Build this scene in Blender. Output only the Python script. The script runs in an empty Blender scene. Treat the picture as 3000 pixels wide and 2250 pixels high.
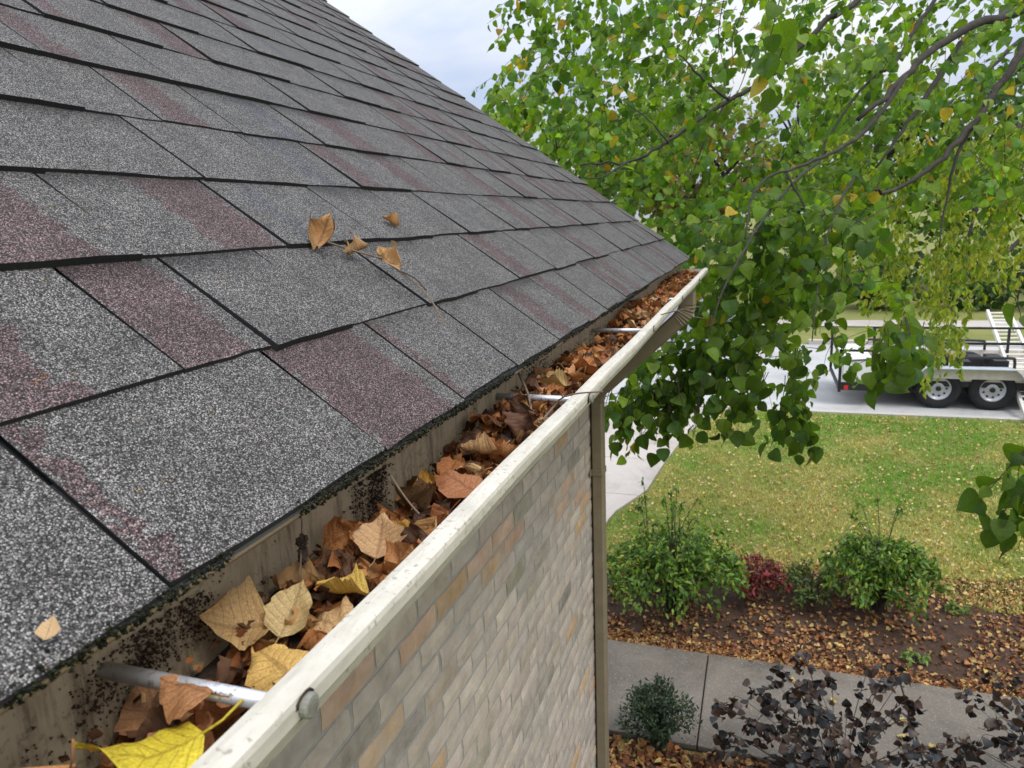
import bpy, math, random
import numpy as np
from mathutils import Vector, Matrix, Euler, noise as mnoise

rng = np.random.default_rng(11)
RD = random.Random(5)
SC = bpy.context.scene
COL = SC.collection
PI = math.pi

# ------------------------------------------------------------------ camera
YAW, PIT, ROL, FPX = .3305, .2177, .041, 2150.0      # solved from the roof, gutter and wall lines; pixels of a 3000 wide frame
cy, sy, cp, sp = math.cos(YAW), math.sin(YAW), math.cos(PIT), math.sin(PIT)
FW = np.array([-sy * cp, cy * cp, -sp])
r0 = np.array([cy, sy, 0.0]); u0 = np.cross(r0, FW)
RT = math.cos(ROL) * r0 - math.sin(ROL) * u0
UP = math.sin(ROL) * r0 + math.cos(ROL) * u0
cam_d = bpy.data.cameras.new('camera'); cam = bpy.data.objects.new('camera', cam_d); COL.objects.link(cam)
cam.matrix_world = Matrix(((RT[0], UP[0], -FW[0], 0), (RT[1], UP[1], -FW[1], 0), (RT[2], UP[2], -FW[2], 0), (0, 0, 0, 1)))
cam_d.sensor_width = 36; cam_d.lens = 36 * FPX / 3000
cam_d.clip_start = .02; cam_d.clip_end = 900
cam_d.dof.use_dof = True; cam_d.dof.focus_distance = 1.0; cam_d.dof.aperture_fstop = 17
SC.camera = cam

def ray(x, y):
    return FW + RT * (x - 1500) / FPX - UP * (y - 1125) / FPX
def at(x, y, D):
    """world point seen at (x, y) of the 3000 x 2250 photograph, D metres along the view axis"""
    return ray(x, y) * D
def proj(P):
    P = np.asarray(P, float); d = P @ FW
    return 1500 + FPX * (P @ RT) / d, 1125 - FPX * (P @ UP) / d, d

# ------------------------------------------------------------------ sky, sun, exposure
W = bpy.data.worlds.new('World'); SC.world = W; W.use_nodes = True
nt = W.node_tree; nt.nodes.clear()
SUN_EL, SUN_AZ = math.radians(56), math.radians(118)
n_out = nt.nodes.new('ShaderNodeOutputWorld'); mixs = nt.nodes.new('ShaderNodeMixShader')
b1 = nt.nodes.new('ShaderNodeBackground'); b2 = nt.nodes.new('ShaderNodeBackground')
sky = nt.nodes.new('ShaderNodeTexSky'); sky.sky_type = 'NISHITA'; sky.sun_disc = False
sky.sun_elevation = SUN_EL; sky.sun_rotation = SUN_AZ; sky.air_density = 1.0; sky.dust_density = 2.0
b1.inputs['Strength'].default_value = .13
nt.links.new(sky.outputs[0], b1.inputs[0])
tc = nt.nodes.new('ShaderNodeTexCoord'); mp = nt.nodes.new('ShaderNodeMapping'); mp.inputs['Scale'].default_value = (1, 1, 2.6)
nt.links.new(tc.outputs['Generated'], mp.inputs[0])
no = nt.nodes.new('ShaderNodeTexNoise'); no.inputs['Scale'].default_value = 3.1; no.inputs['Detail'].default_value = 6; no.inputs['Roughness'].default_value = .52
no.inputs['Distortion'].default_value = .3
nt.links.new(mp.outputs[0], no.inputs['Vector'])
rp = nt.nodes.new('ShaderNodeValToRGB'); rp.color_ramp.elements[0].position = .36; rp.color_ramp.elements[1].position = .62
rp.color_ramp.elements[0].color = (.60, .70, .93, 1); rp.color_ramp.elements[1].color = (.99, 1.0, 1.0, 1)
nt.links.new(no.outputs[0], rp.inputs[0]); nt.links.new(rp.outputs[0], b2.inputs[0])
# overcast skies grow brighter towards the zenith: (1 + 2 sin elevation) / 3
sz_ = nt.nodes.new('ShaderNodeSeparateXYZ'); nt.links.new(tc.outputs['Generated'], sz_.inputs[0])
mm = nt.nodes.new('ShaderNodeMath'); mm.operation = 'MAXIMUM'; nt.links.new(sz_.outputs[2], mm.inputs[0]); mm.inputs[1].default_value = 0
ma = nt.nodes.new('ShaderNodeMath'); ma.operation = 'MULTIPLY_ADD'; nt.links.new(mm.outputs[0], ma.inputs[0]); ma.inputs[1].default_value = 1.30; ma.inputs[2].default_value = .50
nt.links.new(ma.outputs[0], b2.inputs['Strength'])
mixs.inputs[0].default_value = .9
nt.links.new(b1.outputs[0], mixs.inputs[1]); nt.links.new(b2.outputs[0], mixs.inputs[2]); nt.links.new(mixs.outputs[0], n_out.inputs[0])
sl = bpy.data.lights.new('sun', 'SUN'); sl.energy = 1.5; sl.angle = math.radians(22); sl.color = (1, .965, .9)
so = bpy.data.objects.new('sun', sl); COL.objects.link(so)
sd = Vector((math.sin(SUN_AZ) * math.cos(SUN_EL), math.cos(SUN_AZ) * math.cos(SUN_EL), math.sin(SUN_EL)))
so.rotation_euler = sd.to_track_quat('Z', 'Y').to_euler(); so.location = (0, 0, 20)
vs = SC.view_settings; vs.view_transform = 'Standard'; vs.look = 'None'; vs.gamma = 1; vs.use_curve_mapping = False; vs.exposure = .45

# ------------------------------------------------------------------ helpers
def tag(o, label=None, cat=None, group=None, kind=None):
    if label: o['label'] = label
    if cat: o['category'] = cat
    if group: o['group'] = group
    if kind: o['kind'] = kind
    return o
def wloc(p):
    v = Vector((0, 0, 0))
    while p is not None:
        v += p.location; p = p.parent
    return v
def link(name, me, parent=None, mats=(), smooth=False):
    o = bpy.data.objects.new(name, me); COL.objects.link(o)
    if parent is not None: o.parent = parent
    for m in mats: me.materials.append(m)
    if smooth: me.polygons.foreach_set('use_smooth', np.ones(len(me.polygons), bool))
    return o
def thing(name, loc, label, cat, group=None):
    o = bpy.data.objects.new(name, None); COL.objects.link(o); o.location = loc; o.empty_display_size = .05
    return tag(o, label, cat, group)

class MB:
    def __init__(s): s.v = []; s.f = []; s.m = []
    def add(s, V, F, mi=0):
        b = len(s.v); s.v += [tuple(p) for p in V]; s.f += [tuple(i + b for i in f) for f in F]; s.m += [mi] * len(F); return s
    def box(s, a, b, mi=0, M=None):
        x0, y0, z0 = a; x1, y1, z1 = b
        V = [(x0, y0, z0), (x1, y0, z0), (x1, y1, z0), (x0, y1, z0), (x0, y0, z1), (x1, y0, z1), (x1, y1, z1), (x0, y1, z1)]
        if M is not None: V = [M @ Vector(p) for p in V]
        return s.add(V, [(3, 2, 1, 0), (4, 5, 6, 7), (0, 1, 5, 4), (1, 2, 6, 5), (2, 3, 7, 6), (3, 0, 4, 7)], mi)
    def prism(s, prof, y0, y1, mi=0, caps=True):
        """closed (x, z) profile swept along Y"""
        n = len(prof); V = [(x, y0, z) for x, z in prof] + [(x, y1, z) for x, z in prof]
        F = [(i, (i + 1) % n, n + (i + 1) % n, n + i) for i in range(n)]
        if caps: F += [tuple(range(n))[::-1], tuple(range(n, 2 * n))]
        return s.add(V, F, mi)
    def tube(s, P, R, n=7, mi=0, cap=True):
        P = [Vector(p) for p in P]
        if not hasattr(R, '__len__'): R = [R] * len(P)
        V = []; F = []; prev = None
        for i, p in enumerate(P):
            t = (P[min(i + 1, len(P) - 1)] - P[max(i - 1, 0)])
            t = t.normalized() if t.length > 1e-9 else Vector((0, 0, 1))
            if prev is None:
                a = t.cross(Vector((0, 0, 1)))
                if a.length < .05: a = t.cross(Vector((1, 0, 0)))
            else: a = prev - t * prev.dot(t)
            a.normalize(); prev = a; b = t.cross(a)
            for k in range(n):
                th = 2 * PI * k / n; V.append(p + (a * math.cos(th) + b * math.sin(th)) * R[i])
        for i in range(len(P) - 1):
            for k in range(n):
                k2 = (k + 1) % n; F.append((i * n + k, i * n + k2, (i + 1) * n + k2, (i + 1) * n + k))
        if cap:
            F.append(tuple(range(n))[::-1]); F.append(tuple(range((len(P) - 1) * n, len(P) * n)))
        return s.add(V, F, mi)
    def build(s, name, mats, parent=None, smooth=False):
        o = wloc(parent) if parent is not None else Vector((0, 0, 0))
        me = bpy.data.meshes.new(name)
        me.from_pydata([(p[0] - o.x, p[1] - o.y, p[2] - o.z) for p in s.v], [], s.f)
        if not isinstance(mats, (list, tuple)): mats = [mats]
        ob = link(name, me, parent, mats, smooth)
        if len(mats) > 1: me.polygons.foreach_set('material_index', np.array(s.m, np.int32))
        me.update(); return ob

def spline(P, k=6):
    P = [np.array(p, float) for p in P]; Q = [2 * P[0] - P[1]] + P + [2 * P[-1] - P[-2]]; out = []
    for i in range(1, len(Q) - 2):
        for j in range(k):
            t = j / k; a, b, c, d = Q[i - 1:i + 3]
            out.append(.5 * ((2 * b) + (c - a) * t + (2 * a - 5 * b + 4 * c - d) * t * t + (3 * b - a - 3 * c + d) * t ** 3))
    out.append(P[-1]); return out

def scatter_mesh(name, base_v, base_f, M3, T, tint, mats, parent=None, smooth=False):
    """many copies of one small polygon set joined in one mesh; tint is one colour per copy (point attribute 'tint')"""
    base_v = np.asarray(base_v, float); n = len(base_v); N = len(T)
    o = np.array(wloc(parent)) if parent is not None else np.zeros(3)
    V = np.einsum('nij,kj->nki', M3, base_v) + (np.asarray(T) - o)[:, None, :]
    me = bpy.data.meshes.new(name)
    me.vertices.add(N * n); me.vertices.foreach_set('co', V.reshape(-1).astype(np.float32))
    sizes = np.array([len(f) for f in base_f]); flat = np.array([i for f in base_f for i in f])
    L = len(flat); P = len(sizes)
    idx = (flat[None, :] + (np.arange(N) * n)[:, None]).reshape(-1)
    st0 = np.concatenate([[0], np.cumsum(sizes)[:-1]]); st = (st0[None, :] + (np.arange(N) * L)[:, None]).reshape(-1)
    me.loops.add(N * L); me.loops.foreach_set('vertex_index', idx.astype(np.int32))
    me.polygons.add(N * P); me.polygons.foreach_set('loop_start', st.astype(np.int32))
    me.polygons.foreach_set('loop_total', np.tile(sizes, N).astype(np.int32))
    if smooth: me.polygons.foreach_set('use_smooth', np.ones(N * P, bool))
    me.update(calc_edges=True)
    if tint is not None:
        at_ = me.attributes.new('tint', 'FLOAT_COLOR', 'POINT')
        c = np.concatenate([np.asarray(tint, float), np.ones((N, 1))], 1).repeat(n, 0)
        at_.data.foreach_set('color', c.reshape(-1).astype(np.float32))
    return link(name, me, parent, mats if isinstance(mats, (list, tuple)) else [mats])

def frames(d, nrm, size, sx=1.0):
    """rotation matrices whose Y axis follows d and Z axis leans to nrm, scaled by size"""
    d = d / np.linalg.norm(d, axis=1, keepdims=True)
    x = np.cross(d, nrm); l = np.linalg.norm(x, axis=1, keepdims=True); x = np.where(l < 1e-3, np.array([[1, 0, 0.]]), x / np.maximum(l, 1e-3))
    z = np.cross(x, d)
    M = np.stack([x * sx, d, z], 2)
    return M * np.asarray(size).reshape(-1, 1, 1)

# ------------------------------------------------------------------ materials
def newmat(name):
    m = bpy.data.materials.new(name); m.use_nodes = True
    return m, m.node_tree.nodes, m.node_tree.links, m.node_tree.nodes['Principled BSDF']
def N(nodes, t, **kw):
    n = nodes.new(t)
    for k, v in kw.items():
        if k in n.inputs: n.inputs[k].default_value = v
        else: setattr(n, k, v)
    return n
def ramp(nodes, stops, interp='LINEAR'):
    r = nodes.new('ShaderNodeValToRGB'); cr = r.color_ramp; cr.interpolation = interp
    while len(cr.elements) < len(stops): cr.elements.new(.5)
    for e, (p, c) in zip(cr.elements, stops):
        e.position = p; e.color = (c, c, c, 1) if not hasattr(c, '__len__') else (*c, 1)
    return r
def mixc(nodes, links, blend, fac, a, b):
    m = nodes.new('ShaderNodeMix'); m.data_type = 'RGBA'; m.blend_type = blend; m.clamp_factor = True
    for sock, v in ((m.inputs[0], fac), (m.inputs[6], a), (m.inputs[7], b)):
        if hasattr(v, 'is_linked') or hasattr(v, 'links'): links.new(v, sock)
        else: sock.default_value = v if not hasattr(v, '__len__') else (*v, 1)
    return m.outputs[2]
def math_(nodes, links, op, a, b=0.0, clamp=False):
    m = nodes.new('ShaderNodeMath'); m.operation = op; m.use_clamp = clamp
    for sock, v in zip(m.inputs, (a, b)):
        if hasattr(v, 'links'): links.new(v, sock)
        else: sock.default_value = v
    return m.outputs[0]
def bump(nodes, links, bs, h, strength=.4, dist=.002):
    b = N(nodes, 'ShaderNodeBump', Strength=strength, Distance=dist); links.new(h, b.inputs['Height']); links.new(b.outputs[0], bs.inputs['Normal'])

def simple(name, col, rough=.6, var=.12, scale=14, metal=0, bmp=0, spec=.4, dirt=None):
    m, nd, lk, bs = newmat(name)
    tcn = N(nd, 'ShaderNodeTexCoord'); nz = N(nd, 'ShaderNodeTexNoise', Scale=scale, Detail=6, Roughness=.6); lk.new(tcn.outputs['Object'], nz.inputs['Vector'])
    r = ramp(nd, [(.25, tuple(c * (1 - var) for c in col)), (.75, tuple(min(1, c * (1 + var)) for c in col))]); lk.new(nz.outputs[0], r.inputs[0])
    c = r.outputs[0]
    if dirt:
        n2 = N(nd, 'ShaderNodeTexNoise', Scale=dirt[0], Detail=7, Roughness=.7); lk.new(tcn.outputs['Object'], n2.inputs['Vector'])
        r2 = ramp(nd, [(dirt[1], 0), (dirt[2], 1)]); lk.new(n2.outputs[0], r2.inputs[0]); c = mixc(nd, lk, 'MIX', r2.outputs[0], c, dirt[3])
    lk.new(c, bs.inputs['Base Color']); bs.inputs['Roughness'].default_value = rough; bs.inputs['Metallic'].default_value = metal
    bs.inputs['Specular IOR Level'].default_value = spec
    if bmp: bump(nd, lk, bs, nz.outputs[0], .5, bmp)
    return m

def leafmat(name, src='tint', trans=.38, rough=.5, spec=.35, tmul=(1.15, 1.25, .6), vein=False, scale=40):
    """two-sided leaf; colour from the 'tint' attribute or from the object colour"""
    m, nd, lk, bs = newmat(name)
    if src == 'tint':
        a = N(nd, 'ShaderNodeAttribute', attribute_name='tint'); c = a.outputs['Color']
    else:
        a = N(nd, 'ShaderNodeObjectInfo'); c = a.outputs['Color']
    tcn = N(nd, 'ShaderNodeTexCoord'); nz = N(nd, 'ShaderNodeTexNoise', Scale=scale, Detail=5, Roughness=.65); lk.new(tcn.outputs['Object'], nz.inputs['Vector'])
    r = ramp(nd, [(.3, .62), (.7, 1.25)]); lk.new(nz.outputs[0], r.inputs[0])
    c = mixc(nd, lk, 'MULTIPLY', 1.0, c, r.outputs[0])
    if vein:
        uv = N(nd, 'ShaderNodeUVMap'); sx = N(nd, 'ShaderNodeSeparateXYZ'); lk.new(uv.outputs[0], sx.inputs[0])
        ax = math_(nd, lk, 'ABSOLUTE', sx.outputs[0])
        mid = math_(nd, lk, 'LESS_THAN', ax, .035)
        w = math_(nd, lk, 'MULTIPLY', math_(nd, lk, 'SUBTRACT', sx.outputs[1], math_(nd, lk, 'MULTIPLY', ax, .42)), 8.0)
        fr = math_(nd, lk, 'ABSOLUTE', math_(nd, lk, 'SUBTRACT', math_(nd, lk, 'FRACT', w), .5))
        side = math_(nd, lk, 'LESS_THAN', fr, .06)
        v = math_(nd, lk, 'MAXIMUM', mid, side)
        c = mixc(nd, lk, 'MIX', math_(nd, lk, 'MULTIPLY', v, .5), c, mixc(nd, lk, 'MULTIPLY', 1.0, c, (.42, .36, .34)))
        # blotches of decay
        n3 = N(nd, 'ShaderNodeTexNoise', Scale=120, Detail=4, Roughness=.7); lk.new(tcn.outputs['Object'], n3.inputs['Vector'])
        r3 = ramp(nd, [(.56, 0), (.66, 1)]); lk.new(n3.outputs[0], r3.inputs[0])
        c = mixc(nd, lk, 'MIX', math_(nd, lk, 'MULTIPLY', r3.outputs[0], .45), c, (.10, .045, .018))
        bump(nd, lk, bs, math_(nd, lk, 'ADD', fr, nz.outputs[0]), .55, .0015)
    lk.new(c, bs.inputs['Base Color']); bs.inputs['Roughness'].default_value = rough; bs.inputs['Specular IOR Level'].default_value = spec
    tr = N(nd, 'ShaderNodeBsdfTranslucent'); lk.new(mixc(nd, lk, 'MULTIPLY', 1.0, c, tmul), tr.inputs[0])
    mx = N(nd, 'ShaderNodeMixShader', Fac=trans); lk.new(bs.outputs[0], mx.inputs[1]); lk.new(tr.outputs[0], mx.inputs[2])
    lk.new(mx.outputs[0], nd['Material Output'].inputs[0])
    return m

def shingle_mat():
    m, nd, lk, bs = newmat('asphalt_granules')
    tcn = N(nd, 'ShaderNodeTexCoord'); oi = N(nd, 'ShaderNodeObjectInfo')
    off = N(nd, 'ShaderNodeVectorMath', operation='ADD'); lk.new(tcn.outputs['Object'], off.inputs[0])
    sc = N(nd, 'ShaderNodeVectorMath', operation='SCALE'); sc.inputs[0].default_value = (7.3, 3.1, 0); lk.new(oi.outputs['Random'], sc.inputs['Scale']); lk.new(sc.outputs[0], off.inputs[1])
    vo = N(nd, 'ShaderNodeTexVoronoi', Scale=1000.0, Randomness=1.0); lk.new(off.outputs[0], vo.inputs['Vector'])
    sep = N(nd, 'ShaderNodeSeparateColor'); lk.new(vo.outputs['Color'], sep.inputs[0])
    g = ramp(nd, [(0, (.020, .0192, .018)), (.34, (.062, .0585, .054)), (.6, (.155, .147, .138)), (.82, (.30, .287, .272)), (1, (.54, .52, .495))]); lk.new(sep.outputs[0], g.inputs[0])
    edge = ramp(nd, [(.35, 1), (.75, .22)]); lk.new(vo.outputs['Distance'], edge.inputs[0])
    c = mixc(nd, lk, 'MULTIPLY', 1.0, g.outputs[0], edge.outputs[0])
    # broad unevenness
    nz = N(nd, 'ShaderNodeTexNoise', Scale=16, Detail=5, Roughness=.6); lk.new(off.outputs[0], nz.inputs['Vector'])
    rb = ramp(nd, [(.3, .78), (.7, 1.16)]); lk.new(nz.outputs[0], rb.inputs[0]); c = mixc(nd, lk, 'MULTIPLY', 1.0, c, rb.outputs[0])
    # coloured drops: object colour holds start, end (m), hue and darkness of the printed shade band
    sx = N(nd, 'ShaderNodeSeparateXYZ'); lk.new(tcn.outputs['Object'], sx.inputs[0])
    oc = N(nd, 'ShaderNodeSeparateColor'); lk.new(oi.outputs['Color'], oc.inputs[0])
    n2 = N(nd, 'ShaderNodeTexNoise', Scale=42, Detail=6, Roughness=.7); lk.new(off.outputs[0], n2.inputs['Vector'])
    wob = math_(nd, lk, 'MULTIPLY', math_(nd, lk, 'SUBTRACT', n2.outputs[0], .5), .10)
    xx = math_(nd, lk, 'ADD', sx.outputs[0], wob)
    m1 = math_(nd, lk, 'GREATER_THAN', xx, oc.outputs[0]); m2 = math_(nd, lk, 'LESS_THAN', xx, oc.outputs[1])
    mk = math_(nd, lk, 'MULTIPLY', m1, m2); mk = math_(nd, lk, 'MULTIPLY', mk, math_(nd, lk, 'GREATER_THAN', sep.outputs[1], .14))
    # a few stray granules of the drop colour everywhere
    stray = math_(nd, lk, 'GREATER_THAN', sep.outputs[2], .955); mk = math_(nd, lk, 'MAXIMUM', mk, math_(nd, lk, 'MULTIPLY', stray, .8))
    hue = mixc(nd, lk, 'MIX', oc.outputs[2], (.86, .60, .62), (.80, .81, .95))
    c = mixc(nd, lk, 'MIX', mk, c, mixc(nd, lk, 'MULTIPLY', 1.0, c, hue))
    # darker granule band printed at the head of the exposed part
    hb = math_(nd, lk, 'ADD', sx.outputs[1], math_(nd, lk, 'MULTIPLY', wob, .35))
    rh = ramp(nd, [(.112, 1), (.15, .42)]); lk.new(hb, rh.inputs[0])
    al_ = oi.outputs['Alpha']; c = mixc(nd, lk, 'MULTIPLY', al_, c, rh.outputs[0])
    # tan grit and lichen
    n4 = N(nd, 'ShaderNodeTexNoise', Scale=75, Detail=2, Roughness=.5); lk.new(off.outputs[0], n4.inputs['Vector'])
    r4 = ramp(nd, [(.70, 0), (.74, 1)]); lk.new(n4.outputs[0], r4.inputs[0]); c = mixc(nd, lk, 'MULTIPLY', r4.outputs[0], c, (1.1, .86, .55))
    lk.new(c, bs.inputs['Base Color']); bs.inputs['Roughness'].default_value = .82; bs.inputs['Specular IOR Level'].default_value = .3
    hh = math_(nd, lk, 'SUBTRACT', sep.outputs[0], vo.outputs['Distance']); bump(nd, lk, bs, hh, .7, .0012)
    return m

def brick_mat(name, obj_color=True):
    m, nd, lk, bs = newmat(name)
    tcn = N(nd, 'ShaderNodeTexCoord'); oi = N(nd, 'ShaderNodeObjectInfo')
    off = N(nd, 'ShaderNodeVectorMath', operation='ADD'); lk.new(tcn.outputs['Object'], off.inputs[0])
    sc = N(nd, 'ShaderNodeVectorMath', operation='SCALE'); sc.inputs[0].default_value = (9, 4, 7); lk.new(oi.outputs['Random'], sc.inputs['Scale']); lk.new(sc.outputs[0], off.inputs[1])
    n1 = N(nd, 'ShaderNodeTexNoise', Scale=11, Detail=8, Roughness=.62, Distortion=.6); lk.new(off.outputs[0], n1.inputs['Vector'])
    base = oi.outputs['Color'] if obj_color else None
    r1 = ramp(nd, [(.3, .72), (.7, 1.2)]); lk.new(n1.outputs[0], r1.inputs[0])
    c = mixc(nd, lk, 'MULTIPLY', 1.0, base if obj_color else (.40, .36, .31), r1.outputs[0])
    # limewash veil
    n2 = N(nd, 'ShaderNodeTexNoise', Scale=7, Detail=7, Roughness=.7); lk.new(off.outputs[0], n2.inputs['Vector'])
    r2 = ramp(nd, [(.42, 0), (.68, 1)]); lk.new(n2.outputs[0], r2.inputs[0])
    c = mixc(nd, lk, 'MIX', math_(nd, lk, 'MULTIPLY', r2.outputs[0], .5), c, (.45, .405, .355))
    n3 = N(nd, 'ShaderNodeTexNoise', Scale=95, Detail=3, Roughness=.6); lk.new(off.outputs[0], n3.inputs['Vector'])
    r3 = ramp(nd, [(.68, 0), (.76, 1)]); lk.new(n3.outputs[0], r3.inputs[0]); c = mixc(nd, lk, 'MIX', math_(nd, lk, 'MULTIPLY', r3.outputs[0], .5), c, (.17, .10, .07))
    lk.new(c, bs.inputs['Base Color']); bs.inputs['Roughness'].default_value = .88; bs.inputs['Specular IOR Level'].default_value = .2
    bump(nd, lk, bs, math_(nd, lk, 'ADD', n1.outputs[0], math_(nd, lk, 'MULTIPLY', n3.outputs[0], .5)), .7, .003)
    return m

def paint_mat(name, col, grime=.5, streak=False):
    m, nd, lk, bs = newmat(name)
    tcn = N(nd, 'ShaderNodeTexCoord'); n1 = N(nd, 'ShaderNodeTexNoise', Scale=18, Detail=8, Roughness=.65); lk.new(tcn.outputs['Object'], n1.inputs['Vector'])
    r1 = ramp(nd, [(.3, tuple(x * .84 for x in col)), (.7, tuple(min(1, x * 1.08) for x in col))]); lk.new(n1.outputs[0], r1.inputs[0]); c = r1.outputs[0]
    n2 = N(nd, 'ShaderNodeTexNoise', Scale=170, Detail=4, Roughness=.6); lk.new(tcn.outputs['Object'], n2.inputs['Vector'])
    n3 = N(nd, 'ShaderNodeTexNoise', Scale=9, Detail=4); lk.new(tcn.outputs['Object'], n3.inputs['Vector'])
    s = math_(nd, lk, 'ADD', math_(nd, lk, 'MULTIPLY', n2.outputs[0], .75), math_(nd, lk, 'MULTIPLY', n3.outputs[0], .35))
    r2 = ramp(nd, [(.62, 0), (.68, 1)]); lk.new(s, r2.inputs[0]); c = mixc(nd, lk, 'MIX', math_(nd, lk, 'MULTIPLY', r2.outputs[0], grime), c, (.14, .11, .075))
    if name.startswith('cream_gutter'):
        mpl = N(nd, 'ShaderNodeMapping'); mpl.inputs['Scale'].default_value = (45, 11, 45); lk.new(tcn.outputs['Object'], mpl.inputs[0])
        n6 = N(nd, 'ShaderNodeTexNoise', Scale=1.4, Detail=7, Roughness=.75); lk.new(mpl.outputs[0], n6.inputs['Vector'])
        r6 = ramp(nd, [(.48, 0), (.68, .42)]); lk.new(n6.outputs[0], r6.inputs[0]); c = mixc(nd, lk, 'MIX', r6.outputs[0], c, (.30, .26, .19))
    if streak:
        mpn = N(nd, 'ShaderNodeMapping'); mpn.inputs['Scale'].default_value = (1, 34, 5); lk.new(tcn.outputs['Object'], mpn.inputs[0])
        n5 = N(nd, 'ShaderNodeTexNoise', Scale=1.7, Detail=6, Roughness=.7); lk.new(mpn.outputs[0], n5.inputs['Vector'])
        r5 = ramp(nd, [(.50, 0), (.66, .8)]); lk.new(n5.outputs[0], r5.inputs[0]); c = mixc(nd, lk, 'MIX', r5.outputs[0], c, (.11, .075, .045))
    lk.new(c, bs.inputs['Base Color']); bs.inputs['Roughness'].default_value = .5; bs.inputs['Specular IOR Level'].default_value = .35
    bump(nd, lk, bs, n2.outputs[0], .12, .001)
    return m

def ground_mat(name, stops, scale, scale2=60, rough=.95, bmp=.01, speck=None, stain=None):
    m, nd, lk, bs = newmat(name)
    tcn = N(nd, 'ShaderNodeTexCoord'); n1 = N(nd, 'ShaderNodeTexNoise', Scale=scale, Detail=8, Roughness=.68); lk.new(tcn.outputs['Object'], n1.inputs['Vector'])
    n2 = N(nd, 'ShaderNodeTexNoise', Scale=scale2, Detail=6, Roughness=.7); lk.new(tcn.outputs['Object'], n2.inputs['Vector'])
    s = math_(nd, lk, 'ADD', math_(nd, lk, 'MULTIPLY', n1.outputs[0], .6), math_(nd, lk, 'MULTIPLY', n2.outputs[0], .4))
    r = ramp(nd, stops); lk.new(s, r.inputs[0]); c = r.outputs[0]
    if stain:
        n9 = N(nd, 'ShaderNodeTexNoise', Scale=stain, Detail=9, Roughness=.72, Distortion=.8); lk.new(tcn.outputs['Object'], n9.inputs['Vector'])
        r9 = ramp(nd, [(.36, .72), (.52, 1.0), (.7, 1.06)]); lk.new(n9.outputs[0], r9.inputs[0]); c = mixc(nd, lk, 'MULTIPLY', 1.0, c, r9.outputs[0])
    if speck:
        v = N(nd, 'ShaderNodeTexVoronoi', Scale=speck[0]); lk.new(tcn.outputs['Object'], v.inputs['Vector'])
        q = N(nd, 'ShaderNodeSeparateColor'); lk.new(v.outputs['Color'], q.inputs[0])
        c = mixc(nd, lk, 'MIX', math_(nd, lk, 'MULTIPLY', math_(nd, lk, 'GREATER_THAN', q.outputs[0], speck[1]), .6), c, speck[2])
    lk.new(c, bs.inputs['Base Color']); bs.inputs['Roughness'].default_value = rough; bs.inputs['Specular IOR Level'].default_value = .2
    bump(nd, lk, bs, n2.outputs[0], .6, bmp)
    return m

M = {}
M['shingle'] = shingle_mat()
M['butt'] = simple('asphalt_edge', (.012, .012, .013), .9, .4, 200)
M['deck'] = simple('roof_felt', (.015, .015, .016), .95)
M['brick'] = brick_mat('tumbled_brick'); M['mortar'] = simple('mortar', (.29, .275, .245), .95, .16, 30, bmp=.004, dirt=(60, .6, .75, (.22, .19, .16)))
M['gutter'] = paint_mat('cream_gutter_paint', (.56, .525, .445), .55)
M['gutter_in'] = paint_mat('soiled_gutter_paint', (.41, .325, .205), .5, True)
M['drip'] = paint_mat('drip_edge_paint', (.40, .335, .235), .6)
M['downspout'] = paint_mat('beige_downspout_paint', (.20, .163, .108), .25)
M['spike'] = simple('galvanised_spike', (.62, .63, .66), .38, .18, 60, metal=.55, dirt=(130, .55, .68, (.16, .14, .11)))
M['head'] = simple('painted_spike_head', (.22, .215, .18), .6, .35, 90, bmp=.001)
M['trim'] = paint_mat('cream_trim_paint', (.55, .50, .41), .3)
M['dleaf'] = leafmat('dry_leaf', 'obj', .14, .62, .3, (1.2, .9, .5), True, 30)
M['dleaf_tint'] = leafmat('dry_leaf_bits', 'tint', .12, .7, .2, (1.2, .9, .5), False, 60)
M['leaf'] = leafmat('green_leaf', 'tint', .48, .5, .24, (1.3, 1.45, .4), False, 25)
M['fine'] = leafmat('shrub_leaf', 'tint', .30, .5, .3, (1.2, 1.3, .6), False, 25)
M['dark_leaf'] = leafmat('purple_leaf', 'tint', .12, .48, .42, (1.2, .8, .8), False, 25)
M['bark'] = simple('grey_brown_bark', (.036, .030, .025), .92, .45, 22, bmp=.01)
M['twig'] = simple('dry_twig_bark', (.17, .125, .085), .85, .35, 120)
M['twig_dark'] = simple('dark_twig_bark', (.05, .038, .03), .9, .3, 120)
M['soil_and_shade'] = simple('gutter_silt_and_shade', (.045, .03, .02), .95, .5, 90, bmp=.003)
M['moss'] = leafmat('edge_moss', 'tint', .05, .9, .1)
M['lawn'] = ground_mat('lawn_soil_and_turf', [(.3, (.10, .125, .03)), (.5, (.18, .19, .055)), (.68, (.28, .235, .09))], .55, 26, bmp=.02)
M['mulch'] = ground_mat('mulch', [(.3, (.030, .019, .013)), (.55, (.085, .052, .036)), (.75, (.16, .10, .06))], 7, 55, bmp=.02)
M['walk'] = ground_mat('weathered_concrete', [(.3, (.122, .104, .084)), (.5, (.165, .143, .118)), (.7, (.205, .18, .152))], 3.2, 70, .9, .003, (190, .95, (.36, .33, .30)), 1.6)
M['drive'] = ground_mat('pale_concrete', [(.28, (.36, .315, .275)), (.5, (.43, .385, .345)), (.72, (.48, .44, .405))], 1.3, 40, .9, .003, stain=.7)
M['street'] = ground_mat('street_concrete', [(.28, (.34, .335, .325)), (.5, (.41, .405, .395)), (.72, (.48, .475, .465))], .9, 30, .9, .003, stain=.35)
M['asphalt'] = ground_mat('blue_grey_asphalt', [(.3, (.17, .18, .22)), (.6, (.23, .245, .29))], 1.2, 40, .85, .003)
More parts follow.
